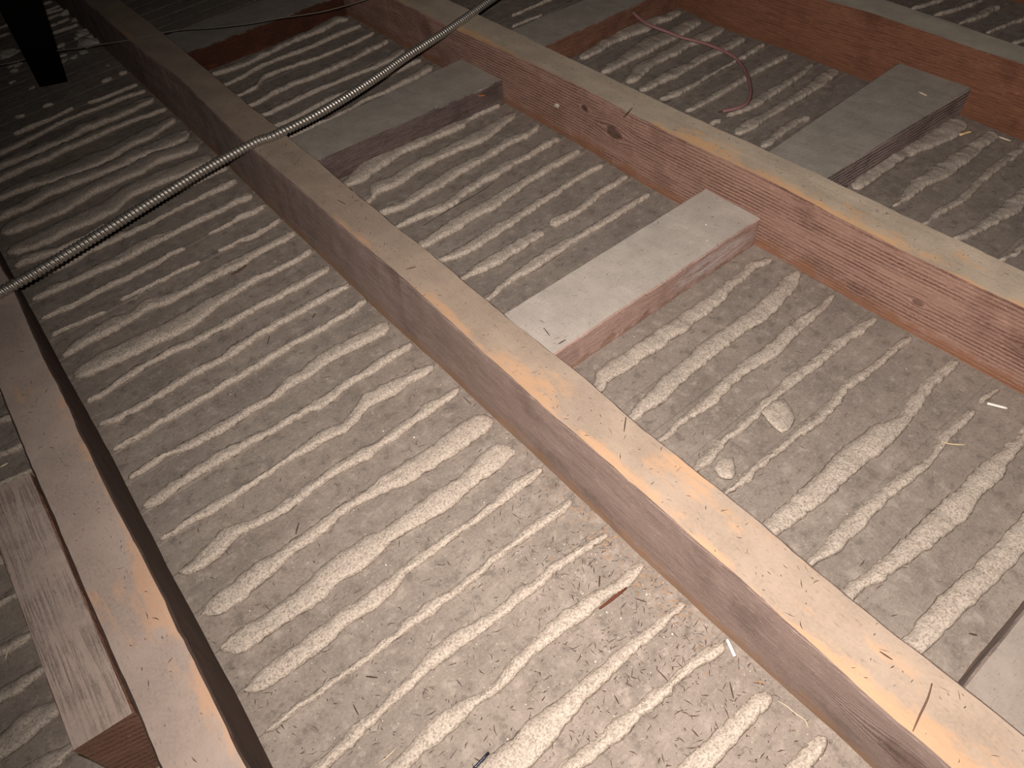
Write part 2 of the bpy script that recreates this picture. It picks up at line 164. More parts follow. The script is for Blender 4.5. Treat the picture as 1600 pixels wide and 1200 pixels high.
 ('ZA',[-5980, -5701, -5422, -5144, -4865, -4586, -4307, -4029, -3750],[1661, 1614, 1608, 1634, 1662, 1654, 1619, 1609, 1615],[1758, 1779, 1801, 1755, 1728, 1711, 1738, 1772, 1748]),
 ('ZA',[-5980, -5701, -5422, -5144, -4865, -4586, -4307, -4029, -3750],[2084, 2023, 2014, 1998, 2019, 2082, 2023, 2027, 2085],[2158, 2175, 2129, 2238, 2184, 2172, 2181, 2164, 2173]),
 ('ZA',[-5980, -5701, -5422, -5144, -4865, -4586, -4307, -4029, -3750],[2483, 2475, 2415, 2442, 2468, 2451, 2444, 2483, 2463],[2552, 2605, 2605, 2567, 2584, 2576, 2604, 2564, 2612]),
 ('ZA',[-5980, -5758, -5535, -5312, -5090, -4868, -4645, -4422, -4200],[2868, 2841, 2898, 2882, 2832, 2871, 2902, 2901, 2854],[2957, 2956, 2948, 2959, 3026, 2958, 2989, 2963, 3002]),
 ('ZA',[-5980, -5758, -5535, -5312, -5090, -4868, -4645, -4422, -4200],[5365, 5393, 5382, 5410, 5391, 5400, 5391, 5406, 5464],[5460, 5502, 5543, 5517, 5563, 5548, 5576, 5565, 5581]),
 ('ZA',[-5980, -5701, -5422, -5144, -4865, -4586, -4307, -4029, -3750],[5838, 5864, 5901, 5878, 5855, 5873, 5941, 5887, 5921],[5966, 5961, 5957, 5991, 6044, 6015, 6026, 6075, 6109]),
 ('ZA',[-5980, -5701, -5422, -5144, -4865, -4586, -4307, -4029, -3750],[7601, 7571, 7568, 7618, 7618, 7639, 7636, 7678, 7704],[7651, 7725, 7735, 7721, 7760, 7795, 7784, 7772, 7817]),
 ('ZA',[-5980, -5701, -5422, -5144, -4865, -4586, -4307, -4029, -3750],[7956, 7986, 7976, 7982, 8042, 8028, 8095, 8067, 8147],[8023, 8078, 8101, 8125, 8111, 8186, 8145, 8213, 8197]),
 ('ZA',[-5980, -5701, -5422, -5144, -4865, -4586, -4307, -4029, -3750],[8391, 8421, 8442, 8405, 8437, 8450, 8525, 8559, 8523],[8477, 8518, 8537, 8581, 8605, 8632, 8643, 8671, 8684]),
 ('ZA',[-5980, -5701, -5422, -5144, -4865, -4586, -4307, -4029, -3750],[8767, 8850, 8834, 8832, 8880, 8881, 8950, 8928, 8952],[8888, 8900, 8965, 8952, 8948, 9039, 9000, 9037, 9079]),
 ('ZA',[-5980, -5701, -5422, -5144, -4865, -4586, -4307, -4029, -3750],[9239, 9240, 9265, 9290, 9298, 9313, 9358, 9370, 9404],[9353, 9353, 9425, 9428, 9503, 9499, 9511, 9542, 9587]),
 ('AB',[-3164, -2778, -2393, -2007, -1622, -1236, -851, -465, -80],[-2356, -2367, -2389, -2411, -2439, -2445, -2463, -2529, -2497],[-2228, -2260, -2254, -2313, -2311, -2326, -2330, -2316, -2396]),
 ('AB',[-3164, -2778, -2393, -2007, -1622, -1236, -851, -465, -80],[-1881, -1934, -1987, -1949, -1955, -2002, -1977, -2010, -2022],[-1802, -1790, -1798, -1813, -1826, -1860, -1902, -1905, -1915]),
 ('AB',[-3164, -2778, -2393, -2007, -1622, -1236, -851, -465, -80],[-1427, -1517, -1496, -1516, -1511, -1522, -1528, -1593, -1555],[-1377, -1319, -1399, -1335, -1387, -1420, -1415, -1430, -1476]),
 ('AB',[-3164, -2778, -2393, -2007, -1622, -1236, -851, -465, -80],[-1062, -1044, -991, -1008, -1031, -1106, -1069, -1099, -1111],[-859, -877, -941, -958, -961, -935, -972, -989, -962]),
 ('AB',[-3164, -2778, -2393, -2007, -1622, -1236, -851, -465, -80],[-607, -569, -536, -588, -606, -633, -644, -610, -642],[-367, -484, -486, -488, -468, -463, -472, -527, -560]),
 ('BC',[553, 982, 1411, 1839, 2268, 2697, 3126, 3555, 3984],[-2548, -2538, -2576, -2625, -2623, -2614, -2629, -2689, -2699],[-2413, -2417, -2441, -2446, -2516, -2528, -2544, -2584, -2543]),
 ('BC',[553, 982, 1411, 1839, 2268, 2697, 3126, 3555, 3984],[-2133, -2082, -2121, -2176, -2170, -2125, -2179, -2200, -2202],[-1934, -1946, -1977, -1940, -1991, -2048, -2059, -2087, -2090]),
 ('BC',[553, 982, 1411, 1839, 2268, 2697, 3126, 3555, 3984],[-1627, -1622, -1674, -1641, -1649, -1716, -1682, -1732, -1734],[-1440, -1517, -1488, -1509, -1554, -1523, -1601, -1563, -1638]),
 ('CD',[4658, 5144, 5629, 6115, 6600, 7085, 7571, 8056, 8542],[-2200, -2259, -2269, -2305, -2327, -2367, -2368, -2418, -2413],[-2133, -2146, -2189, -2218, -2211, -2254, -2259, -2218, -2245]),
 ('CD',[4658, 5144, 5629, 6115, 6600, 7085, 7571, 8056, 8542],[-1750, -1750, -1807, -1775, -1828, -1851, -1885, -1961, -1927],[-1584, -1672, -1664, -1693, -1668, -1736, -1724, -1721, -1763]),
 ('CD',[4658, 5144, 5629, 6115, 6600, 7085, 7571, 8056, 8542],[-295, -305, -305, -286, -374, -371, -378, -375, -338],[-133, -189, -213, -233, -237, -212, -229, -243, -279]),
 ('CD',[4658, 5144, 5629, 6115, 6600, 7085, 7571, 8056, 8542],[171, 189, 195, 117, 140, 195, 163, 111, 90],[314, 239, 299, 247, 267, 253, 213, 258, 227]),
 ('CD',[4658, 5144, 5629, 6115, 6600, 7085, 7571, 8056, 8542],[661, 729, 691, 673, 692, 640, 691, 681, 647],[846, 787, 823, 800, 762, 803, 743, 768, 766]),
 ('CD',[4658, 5144, 5629, 6115, 6600, 7085, 7571, 8056, 8542],[1086, 1106, 1109, 1077, 1116, 1095, 1073, 1115, 1091],[1225, 1222, 1188, 1238, 1187, 1216, 1264, 1183, 1208]),
 ('DE',[9297, 9755, 10213, 10671, 11129, 11586, 12044, 12502, 12960],[635, 632, 633, 645, 611, 595, 590, 599, 546],[753, 740, 713, 695, 734, 793, 733, 693, 745]),
 ('DE',[9297, 9755, 10213, 10671, 11129, 11586, 12044, 12502, 12960],[1094, 1088, 1067, 1047, 1058, 1044, 1077, 1085, 1015],[1203, 1138, 1193, 1200, 1194, 1193, 1135, 1135, 1197]),
 ('DE',[9297, 9755, 10213, 10671, 11129, 11586, 12044, 12502, 12960],[1592, 1638, 1614, 1616, 1628, 1580, 1581, 1565, 1598],[1710, 1688, 1664, 1698, 1678, 1712, 1736, 1697, 1700]),
 ('DE',[9297, 9755, 10213, 10671, 11129, 11586, 12044, 12502, 12960],[2092, 2105, 2100, 2084, 2093, 2049, 2115, 2043, 2015],[2167, 2188, 2169, 2225, 2168, 2172, 2181, 2215, 2223]),
 ('DE',[9297, 9755, 10213, 10671, 11129, 11586, 12044, 12502, 12960],[2533, 2577, 2549, 2565, 2509, 2544, 2609, 2612, 2576],[2622, 2627, 2661, 2634, 2700, 2696, 2659, 2662, 2669]),
 ('DE',[9297, 9755, 10213, 10671, 11129, 11586, 12044, 12502, 12960],[2973, 3027, 3012, 3051, 3003, 3066, 3060, 3062, 3043],[3134, 3112, 3152, 3125, 3158, 3127, 3134, 3181, 3190]),
 ('DE',[9297, 9755, 10213, 10671, 11129, 11586, 12044, 12502, 12960],[3506, 3523, 3468, 3467, 3489, 3496, 3519, 3546, 3503],[3562, 3573, 3592, 3644, 3617, 3658, 3615, 3601, 3659]),
]
JOISTS=[('A', -0.367, 0.0446, {'tl': [[240, 0.1], [286, 0.7], [363, -0.8], [410, -0.1], [487, -0.6], [574, -0.2], [653, 0.9]], 'tr': [[204, -0.7], [243, -0.1], [319, 0.5], [370, 0.8], [464, -0.5], [534, 0.4], [624, 2.3], [680, 1.6], [797, 6.2]], 'br': [[230, -2.7], [262, -0.6], [355, -1.0], [428, -1.3], [513, -0.4], [604, 0.8], [741, -0.7], [999, -1.9]]}),
 ('B', 0.0, 0.0493, {'tl': [[-66, -1.1], [-11, -2.4], [64, -0.0], [93, -0.0], [202, 0.3], [341, -1.1], [507, 2.9], [654, 0.9], [744, 1.4], [915, -0.6], [1143, 7.1], [1317, -0.2], [1571, 0.4]], 'tr': [[-84, 0.6], [-46, 2.0], [-8, -2.4], [101, -0.7], [145, -0.5], [224, -1.5], [313, 1.2], [402, -1.1], [527, -0.3], [698, -0.8], [886, 1.8], [972, 0.6], [1329, 4.4], [1536, 2.1]], 'bl': [[-45, 4.6], [-18, 3.9], [43, 2.4], [81, -0.2], [149, -0.2], [210, -0.7], [296, -0.7], [401, -1.7], [480, -1.5], [567, -5.4], [663, -4.9], [843, -5.3], [1083, -2.5], [1329, -3.3], [1611, -3.6]]}),
 ('C', 0.4064, 0.0534, {'tl': [[91, 1.2], [176, -2.7], [277, -2.6], [380, 2.7], [577, -2.1], [694, 2.5], [842, 1.1], [974, -7.0]], 'tr': [[117, 0.0], [219, -0.5], [339, -0.0], [419, -0.2], [511, -1.9], [758, -0.7], [910, 2.5], [1080, 3.0]], 'bl': [[50, 1.9], [204, -1.7], [303, -0.2], [350, 1.6], [552, -3.1], [694, 3.8], [776, 3.9]]}),
 ('D', 0.8622, 0.0615, {'tl': [[315, 0.5], [454, 5.4], [551, 12.7], [630, 5.6]], 'tr': [[340, -9.1], [494, 3.4], [560, 7.8]], 'bl': [[267, -11.1], [362, -2.1], [566, -4.0], [708, 0.4], [801, -9.8], [917, 9.0]]})]
JH=0.0880
CONDUIT=[[-0.3686, 0.7876, 0.0946], [-0.3289, 0.7961, 0.0946], [-0.2856, 0.8052, 0.0946], [-0.2185, 0.8233, 0.0946], [-0.1335, 0.8482, 0.0946], [-0.064, 0.8667, 0.0946], [0.0081, 0.8794, 0.0946], [0.0347, 0.8773, 0.0946], [0.1068, 0.8864, 0.0946], [0.1985, 0.911, 0.0946], [0.2874, 0.9421, 0.0946], [0.3821, 0.97, 0.0946], [0.5006, 1.0119, 0.0946], [0.6028, 1.0463, 0.0946]]
WIRE=[[0.706, 0.8823, 0.05], [0.7029, 0.8618, 0.046], [0.7026, 0.8387, 0.042], [0.7132, 0.8113, 0.036], [0.7239, 0.7844, 0.03], [0.739, 0.7551, 0.026], [0.746, 0.7229, 0.023], [0.7458, 0.6958, 0.021], [0.7405, 0.6747, 0.019], [0.7213, 0.6462, 0.018], [0.6966, 0.6187, 0.018], [0.6753, 0.5999, 0.017], [0.6521, 0.5869, 0.015], [0.6359, 0.5883, 0.013], [0.6237, 0.5959, 0.011], [0.6157, 0.6025, 0.009]]
STRAND=[[-0.2225, 1.4301, 0.091], [-0.1881, 1.41, 0.091], [-0.1511, 1.4001, 0.091], [-0.1351, 1.3997, 0.091], [-0.1197, 1.3967, 0.091], [-0.1026, 1.392, 0.091], [-0.0744, 1.3755, 0.091], [-0.0484, 1.3649, 0.091], [-0.0262, 1.3516, 0.091], [-0.0031, 1.3409, 0.091], [0.0356, 1.3276, 0.091], [0.0553, 1.3242, 0.091], [0.0836, 1.3081, 0.091], [0.1146, 1.282, 0.091], [0.1484, 1.2599, 0.091], [0.1769, 1.2437, 0.091], [0.2204, 1.2262, 0.091], [0.278, 1.1975, 0.091], [0.3343, 1.1864, 0.091], [0.3828, 1.1812, 0.091]]
STRUT_BASE=[[-0.1462, 1.5221, 0.0], [-0.1007, 1.5061, 0.0]]
STRUT_TOP=[-0.1416, 1.1511, 0.2414]
DEBRIS=[('white_stick',[[0.3672, 0.0668, 0.004], [0.3748, 0.0514, 0.004]],2.6),
 ('white_stick',[[-0.0035, 0.0782, 0.004], [-0.0092, 0.066, 0.004]],2.6),
 ('red_splinter',[[-0.0621, 0.1613, 0.004], [-0.0322, 0.1597, 0.004]],2.8),
 ('nail',[[-0.2132, 0.1337, 0.003], [-0.1968, 0.1353, 0.003]],2.2),
 ('twig',[[0.1252, 0.6895, 0.004], [0.1749, 0.6947, 0.004], [0.2266, 0.6982, 0.004], [0.256, 0.704, 0.004]],0.9),
 ('chip',[[0.8004, 0.334, 0.003], [0.8218, 0.3272, 0.003]],5),
 ('sliver',[[0.8337, 0.296, 0.003], [0.8345, 0.2787, 0.003]],2.2),
 ('sliver',[[0.7983, 0.4086, 0.041], [0.7962, 0.3948, 0.041]],1.8),
 ('curl',[[-0.4392, 0.4504, 0.004], [-0.444, 0.4496, 0.004], [-0.4487, 0.4515, 0.004], [-0.4529, 0.453, 0.004], [-0.4557, 0.4498, 0.004], [-0.4585, 0.4441, 0.004]],2.2),
 ('orange_chip',[[0.356, 0.871, 0.031], [0.3664, 0.8633, 0.031]],5),
 ('twig2',[[0.2913, 0.0714, 0.006], [0.2946, 0.0645, 0.006], [0.3044, 0.0539, 0.006]],1.6),
 ('straw',[[-0.0105, 0.0249, 0.003], [-0.0085, 0.0179, 0.003], [-0.0079, 0.0099, 0.003], [-0.0063, 0.0039, 0.003], [-0.0093, -0.0009, 0.003]],0.7),
 ('sliver',[[-0.4136, 0.6563, 0.004], [-0.4056, 0.6565, 0.004]],2.2),
 ('bark',[[-0.1089, 0.7751, 0.003], [-0.0983, 0.7753, 0.003], [-0.0866, 0.7796, 0.003]],3.5),
 ('straw',[[-0.2619, 0.1802, 0.004], [-0.2544, 0.1805, 0.004], [-0.2475, 0.1809, 0.004]],0.9),
 ('splinter',[[-0.2374, 0.2403, 0.003], [-0.2309, 0.2335, 0.003]],1.3),
 ('splinter',[[-0.256, 0.2286, 0.003], [-0.2564, 0.2241, 0.003], [-0.2568, 0.2196, 0.003]],1.0),
 ('splinter',[[-0.2205, 0.3904, 0.003], [-0.2126, 0.3991, 0.003]],1.2),
 ('splinter',[[-0.0615, 0.0981, 0.003], [-0.0613, 0.0917, 0.003], [-0.0616, 0.0863, 0.003]],1.0),
 ('splinter',[[-0.033, 0.1492, 0.003], [-0.0283, 0.1408, 0.003]],1.0),
 ('splinter',[[-0.0412, 0.1823, 0.003], [-0.0483, 0.1756, 0.003]],1.3),
 ('splinter',[[-0.0096, 0.4187, 0.003], [-0.0099, 0.4051, 0.003]],1.0),
 ('splinter',[[0.2972, 0.3416, 0.003], [0.2942, 0.3327, 0.003]],1.0),
 ('splinter',[[0.0139, 0.535, 0.089], [0.0237, 0.5314, 0.089]],1.1),
 ('splinter',[[0.0441, 0.2438, 0.089], [0.0319, 0.2339, 0.089]],1.1),
 ('splinter',[[0.024, 0.6964, 0.089], [0.0266, 0.6816, 0.089]],1.0),
 ('splinter',[[0.0286, -0.0019, 0.089], [0.0299, -0.0101, 0.089]],1.1),
 ('splinter',[[0.1413, -0.0383, 0.003], [0.1443, -0.0428, 0.003]],1.6),
 ('splinter',[[0.0937, 0.4087, 0.041], [0.0908, 0.3961, 0.041]],1.0),
 ('splinter',[[0.0892, 0.3814, 0.041], [0.0992, 0.3808, 0.041]],1.2),
 ('splinter',[[-0.13, 0.6312, 0.003], [-0.1222, 0.6421, 0.003]],1.0),
 ('splinter',[[-0.0704, 0.6345, 0.003], [-0.0638, 0.6388, 0.003]],1.2),
 ('splinter',[[-0.0998, 0.1052, 0.003], [-0.1015, 0.0988, 0.003]],1.0),
 ('splinter',[[-0.0268, 0.0562, 0.003], [-0.034, 0.0466, 0.003]],1.0),
 ('splinter',[[-0.0737, 0.0521, 0.003], [-0.0737, 0.0459, 0.003]],1.0),
 ('splinter',[[0.3915, 0.594, 0.089], [0.4019, 0.5974, 0.089], [0.4171, 0.6031, 0.089]],1.6),
 ('bark',[[0.0011, -0.0418, 0.0884], [0.0126, -0.0395, 0.0884], [0.0251, -0.0373, 0.0884], [0.0356, -0.0341, 0.0884]],1.3)]
FLAKES=[[[0.1978, 0.2037, 0.005], [0.2084, 0.2051, 0.005], [0.218, 0.2048, 0.005], [0.2278, 0.1988, 0.005], [0.2246, 0.1879, 0.005], [0.2154, 0.176, 0.005], [0.2064, 0.1735, 0.005], [0.198, 0.1718, 0.005], [0.1921, 0.1739, 0.005], [0.1925, 0.1872, 0.005]], [[0.1124, 0.1896, 0.005], [0.1235, 0.1942, 0.005], [0.1301, 0.192, 0.005], [0.1349, 0.1866, 0.005], [0.123, 0.1731, 0.005], [0.1161, 0.1711, 0.005], [0.1113, 0.1764, 0.005], [0.109, 0.182, 0.005]]]
RUBBLE=[[-0.0642, 1.6705, 0.004, 8.8], [-0.0649, 1.651, 0.004, 6.2], [-0.011, 1.6977, 0.004, 11.2], [-0.0294, 1.6581, 0.004, 8.8], [-0.0228, 1.6346, 0.004, 15.0], [-0.0406, 1.6052, 0.004, 7.5], [-0.0607, 1.599, 0.004, 6.2], [-0.0746, 1.6215, 0.004, 6.2], [-0.0832, 1.5958, 0.004, 6.2], [-0.157, 1.7086, 0.004, 15.0], [-0.1569, 1.6506, 0.004, 11.2], [-0.1644, 1.6248, 0.004, 7.5], [-0.179, 1.5789, 0.004, 5.0], [-0.1569, 1.5284, 0.004, 3.8], [0.0136, 1.8266, 0.004, 3.8], [-0.0048, 1.8276, 0.004, 13.8], [-0.0313, 1.6853, 0.004, 6.2], [-0.0242, 1.5151, 0.004, 2.5], [-0.0003, 1.7757, 0.004, 11.2], [-0.0093, 1.666, 0.004, 8.8]]
DAB=[0.4054, 0.7388, 0.0468]

# ---------------------------------------------------------------- helpers
RNG = np.random.default_rng(11)
random.seed(5)

def noise2(x, y, seed=0):
    """smooth value noise in -1..1 (arrays)"""
    x = np.asarray(x, float); y = np.asarray(y, float)
    xi = np.floor(x).astype(np.int64); yi = np.floor(y).astype(np.int64)
    fx = x - xi; fy = y - yi
    fx = fx*fx*(3-2*fx); fy = fy*fy*(3-2*fy)
    def hsh(a, b):
        n = (a*374761393 + b*668265263 + seed*1442695041) & 0x7fffffff
        n = ((n ^ (n >> 13)) * 1274126177) & 0x7fffffff
        n = (n ^ (n >> 16)) & 0xffff
        return n / 32767.5 - 1.0
    return (hsh(xi, yi)*(1-fx) + hsh(xi+1, yi)*fx)*(1-fy) + (hsh(xi, yi+1)*(1-fx) + hsh(xi+1, yi+1)*fx)*fy

def build(name, V, F, mat, parent=None, smooth=True, attrs=None, **props):
    """one mesh object whose origin sits at the middle of its base"""
    V = np.asarray(V, float)
    o = np.array([(V[:,0].min()+V[:,0].max())/2, (V[:,1].min()+V[:,1].max())/2, V[:,2].min()])
    me = bpy.data.meshes.new(name)
    me.from_pydata((V-o).tolist(), [], F)
    if smooth: me.polygons.foreach_set('use_smooth', [True]*len(me.polygons))
    for k, a in (attrs or {}).items():
        at = me.attributes.new(k, 'FLOAT', 'POINT'); at.data.foreach_set('value', np.asarray(a, np.float32))
    bm = bmesh.new(); bm.from_mesh(me); bmesh.ops.recalc_face_normals(bm, faces=bm.faces); bm.to_mesh(me); bm.free()
    me.update()
    me.materials.append(mat)
    ob = bpy.data.objects.new(name, me)
    COL.objects.link(ob)
    ob.location = o
    if parent is not None:
        ob.parent = parent; ob.location = Vector(o) - parent.location
    for k, v in props.items(): ob[k] = v
    return ob

def loft(rings, closed=True, caps=True, base=0):
    """rings: n x m x 3 -> verts, faces"""
    n, m = rings.shape[:2]
    V = rings.reshape(-1, 3)
    F = []
    for i in range(n-1):
        for j in range(m if closed else m-1):
            k = (j+1) % m
            F.append((base+i*m+j, base+i*m+k, base+(i+1)*m+k, base+(i+1)*m+j))
    if caps:
        F.append(tuple(base+j for j in range(m))[::-1]); F.append(tuple(base+(n-1)*m+j for j in range(m)))
    return V, F

def tube(path, rad, seg=8, taper=True):
    P = np.asarray(path, float); n = len(P)
    T = np.gradient(P, axis=0); T /= np.linalg.norm(T, axis=1)[:,None]
    up = np.array([0.05, 0.03, 1.0]); rings = []
    r = np.full(n, rad) if np.isscalar(rad) else np.asarray(rad)
    for i in range(n):
        a = np.cross(T[i], up); a /= np.linalg.norm(a); b = np.cross(a, T[i])
        th = np.linspace(0, 2*np.pi, seg, endpoint=False)
        rings.append(P[i] + r[i]*(np.cos(th)[:,None]*a + np.sin(th)[:,None]*b))
    return loft(np.array(rings))

def resample(P, step):
    P = np.asarray(P, float)
    # Catmull-Rom through the points, then even spacing
    Q = []
    E = np.vstack([2*P[0]-P[1], P, 2*P[-1]-P[-2]])
    for i in range(1, len(E)-2):
        for t in np.linspace(0, 1, 16, endpoint=False):
            a, b, c, d = E[i-1], E[i], E[i+1], E[i+2]
            Q.append(.5*((2*b)+(-a+c)*t+(2*a-5*b+4*c-d)*t*t+(-a+3*b-3*c+d)*t**3))
    Q.append(P[-1]); Q = np.array(Q)
    s = np.r_[0, np.cumsum(np.linalg.norm(np.diff(Q, axis=0), axis=1))]
    u = np.linspace(0, s[-1], max(2, int(s[-1]/step)+1))
    return np.stack([np.interp(u, s, Q[:,k]) for k in range(3)], 1)

# ---------------------------------------------------------------- materials
class NT:
    def __init__(self, name):
        self.m = bpy.data.materials.new(name); self.m.use_nodes = True
        self.t = self.m.node_tree; self.t.nodes.clear()
        self.out = self.n('ShaderNodeOutputMaterial'); self.b = self.n('ShaderNodeBsdfPrincipled')
        self.l(self.b.outputs[0], self.out.inputs[0])
        self.tc = self.n('ShaderNodeTexCoord').outputs['Object']
        self.geo = self.n('ShaderNodeNewGeometry')
    def n(self, t, **k):
        x = self.t.nodes.new(t)
        for a, v in k.items(): setattr(x, a, v)
        return x
    def l(self, a, b): self.t.links.new(a, b)
    def put(self, sock, v):
        if hasattr(v, 'node'): self.l(v, sock)
        else: sock.default_value = v
    def math(self, op, a, b=None, c=None, clamp=False):
        x = self.n('ShaderNodeMath', operation=op, use_clamp=clamp)
        for i, v in enumerate((a, b, c)):
            if v is not None: self.put(x.inputs[i], v)
        return x.outputs[0]
    def mapv(self, scale=(1,1,1), rot=(0,0,0), loc=(0,0,0), v=None):
        x = self.n('ShaderNodeMapping'); self.l(v or self.tc, x.inputs[0])
        x.inputs['Scale'].default_value = scale; x.inputs['Rotation'].default_value = rot; x.inputs['Location'].default_value = loc
        return x.outputs[0]
    def noise(self, scale, detail=3, rough=.55, v=None, dist=0):
        x = self.n('ShaderNodeTexNoise'); self.l(v or self.tc, x.inputs['Vector'])
        x.inputs['Scale'].default_value = scale; x.inputs['Detail'].default_value = detail
        x.inputs['Roughness'].default_value = rough; x.inputs['Distortion'].default_value = dist
        return x.outputs['Fac']
    def wave(self, scale, dist, v, dscale=1.0, detail=2):
        x = self.n('ShaderNodeTexWave', wave_type='BANDS', bands_direction='Z'); self.l(v, x.inputs['Vector'])
        x.inputs['Scale'].default_value = scale; x.inputs['Distortion'].default_value = dist
        x.inputs['Detail'].default_value = detail; x.inputs['Detail Scale'].default_value = dscale
        return x.outputs['Fac']
    def ramp(self, f, *stops):
        x = self.n('ShaderNodeValToRGB'); self.put(x.inputs[0], f)
        e = x.color_ramp.elements
        while len(e) < len(stops): e.new(.5)
        for el, (p, c) in zip(e, stops):
            el.position = p; el.color = (*c, 1) if not np.isscalar(c) else (c, c, c, 1)
        return x.outputs[0]
    def step(self, f, a, b):
        """smooth 0..1 between a and b"""
        x = self.n('ShaderNodeMapRange', interpolation_type='SMOOTHSTEP'); self.put(x.inputs[0], f)
        x.inputs[1].default_value = a; x.inputs[2].default_value = b
        return x.outputs[0]
    def mix(self, f, a, b, mode='MIX'):
        x = self.n('ShaderNodeMix', data_type='RGBA', blend_type=mode)
        self.put(x.inputs[0], f)
        for i, v in ((6, a), (7, b)): self.put(x.inputs[i], (*v, 1) if isinstance(v, tuple) else v)
        return x.outputs[2]
    def sep(self, v):
        x = self.n('ShaderNodeSeparateXYZ'); self.l(v, x.inputs[0]); return x.outputs
    def comb(self, x, y, z):
        c = self.n('ShaderNodeCombineXYZ')
        for i, v in enumerate((x, y, z)): self.put(c.inputs[i], v)
        return c.outputs[0]
    def bump(self, hgt, dist, strength=1.0, prev=None):
        x = self.n('ShaderNodeBump'); self.l(hgt, x.inputs['Height'])
        x.inputs['Distance'].default_value = dist; x.inputs['Strength'].default_value = strength
        if prev is not None: self.l(prev, x.inputs['Normal'])
        return x.outputs[0]
    def done(self, col, rough=.9, normal=None, metal=0.0, spec=.2):
        self.put(self.b.inputs['Base Color'], (*col, 1) if isinstance(col, tuple) else col)
        self.put(self.b.inputs['Roughness'], rough); self.put(self.b.inputs['Metallic'], metal)
        self.b.inputs['Specular IOR Level'].default_value = spec
        if normal is not None: self.l(normal, self.b.inputs['Normal'])
        return self.m
    def attr(self, name):
        return self.n('ShaderNodeAttribute', attribute_name=name).outputs['Fac']

def simple(name, col, rough=.8, metal=0.0, var=.25, scale=300, spec=.2):
    t = NT(name)
    f = t.noise(scale, 3)
    c = t.mix(f, tuple(v*(1-var) for v in col), tuple(min(1, v*(1+var)) for v in col))
    return t.done(c, rough, t.bump(f, .0003, .5), metal, spec)

def mat_lath():
    t = NT('dusty_lath')
    oi = t.n('ShaderNodeObjectInfo').outputs['Random']
    pos = t.geo.outputs['Position']
    big = t.noise(14, 4, .6, v=pos)
    mid = t.noise(70, 4, .6, v=pos)
    fine = t.noise(900, 2, .6, v=pos)
    c = t.ramp(big, (.3, (.195, .166, .145)), (.5, (.245, .209, .181)), (.72, (.295, .252, .218)))
    c = t.mix(t.math('MULTIPLY', t.step(mid, .52, .70), .9), c, (.335, .29, .253))
    c = t.mix(t.math('MULTIPLY', t.step(mid, .47, .32), .9), c, (.165, .14, .121))
    spk = t.noise(330, 3, .7, v=pos)
    c = t.mix(t.math('MULTIPLY', t.step(spk, .54, .70), .55), c, (.36, .315, .275))
    c = t.mix(t.math('MULTIPLY', t.step(spk, .45, .30), .55), c, (.125, .104, .09))
    c = t.mix(t.math('MULTIPLY', t.step(fine, .58, .70), .4), c, (.42, .37, .32))
    c = t.mix(t.math('MULTIPLY', t.step(t.noise(520, 2, .5, v=pos), .63, .71), .5), c, (.08, .062, .053))
    gr = t.noise(1, 4, .6, v=t.mapv((16, 520, 520), v=pos))
    c = t.mix(t.math('MULTIPLY', t.step(gr, .5, .75), .2), c, (.15, .126, .108))
    c = t.mix(t.math('MULTIPLY', oi, .14), c, (.17, .146, .127))
    nb = t.bump(t.noise(160, 5, .65, v=pos), .0012, .55)
    nb = t.bump(fine, .0004, .6, nb)
    return t.done(c, .95, nb, spec=.1)

def mat_key():
    t = NT('sanded_plaster')
    pos = t.geo.outputs['Position']
    nz = t.sep(t.geo.outputs['Normal'])[2]
    sand = t.noise(480, 3, .75, v=pos)
    grain = t.noise(1500, 1, .5, v=pos)
    lump = t.noise(60, 3, .6, v=pos)
    c = t.ramp(sand, (.36, (.245, .205, .172)), (.47, (.41, .352, .298)), (.58, (.54, .47, .402)))
    c = t.mix(t.math('MULTIPLY', t.step(grain, .60, .70), .5), c, (.72, .65, .57))
    c = t.mix(t.math('MULTIPLY', t.step(grain, .38, .30), .5), c, (.2, .17, .14))
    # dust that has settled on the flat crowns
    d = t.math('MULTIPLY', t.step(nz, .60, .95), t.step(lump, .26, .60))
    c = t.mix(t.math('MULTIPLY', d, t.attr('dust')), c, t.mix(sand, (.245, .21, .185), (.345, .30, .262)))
    nb = t.bump(lump, .002, .4)
    nb = t.bump(sand, .0011, .8, nb)
    return t.done(c, .95, nb, spec=.1)

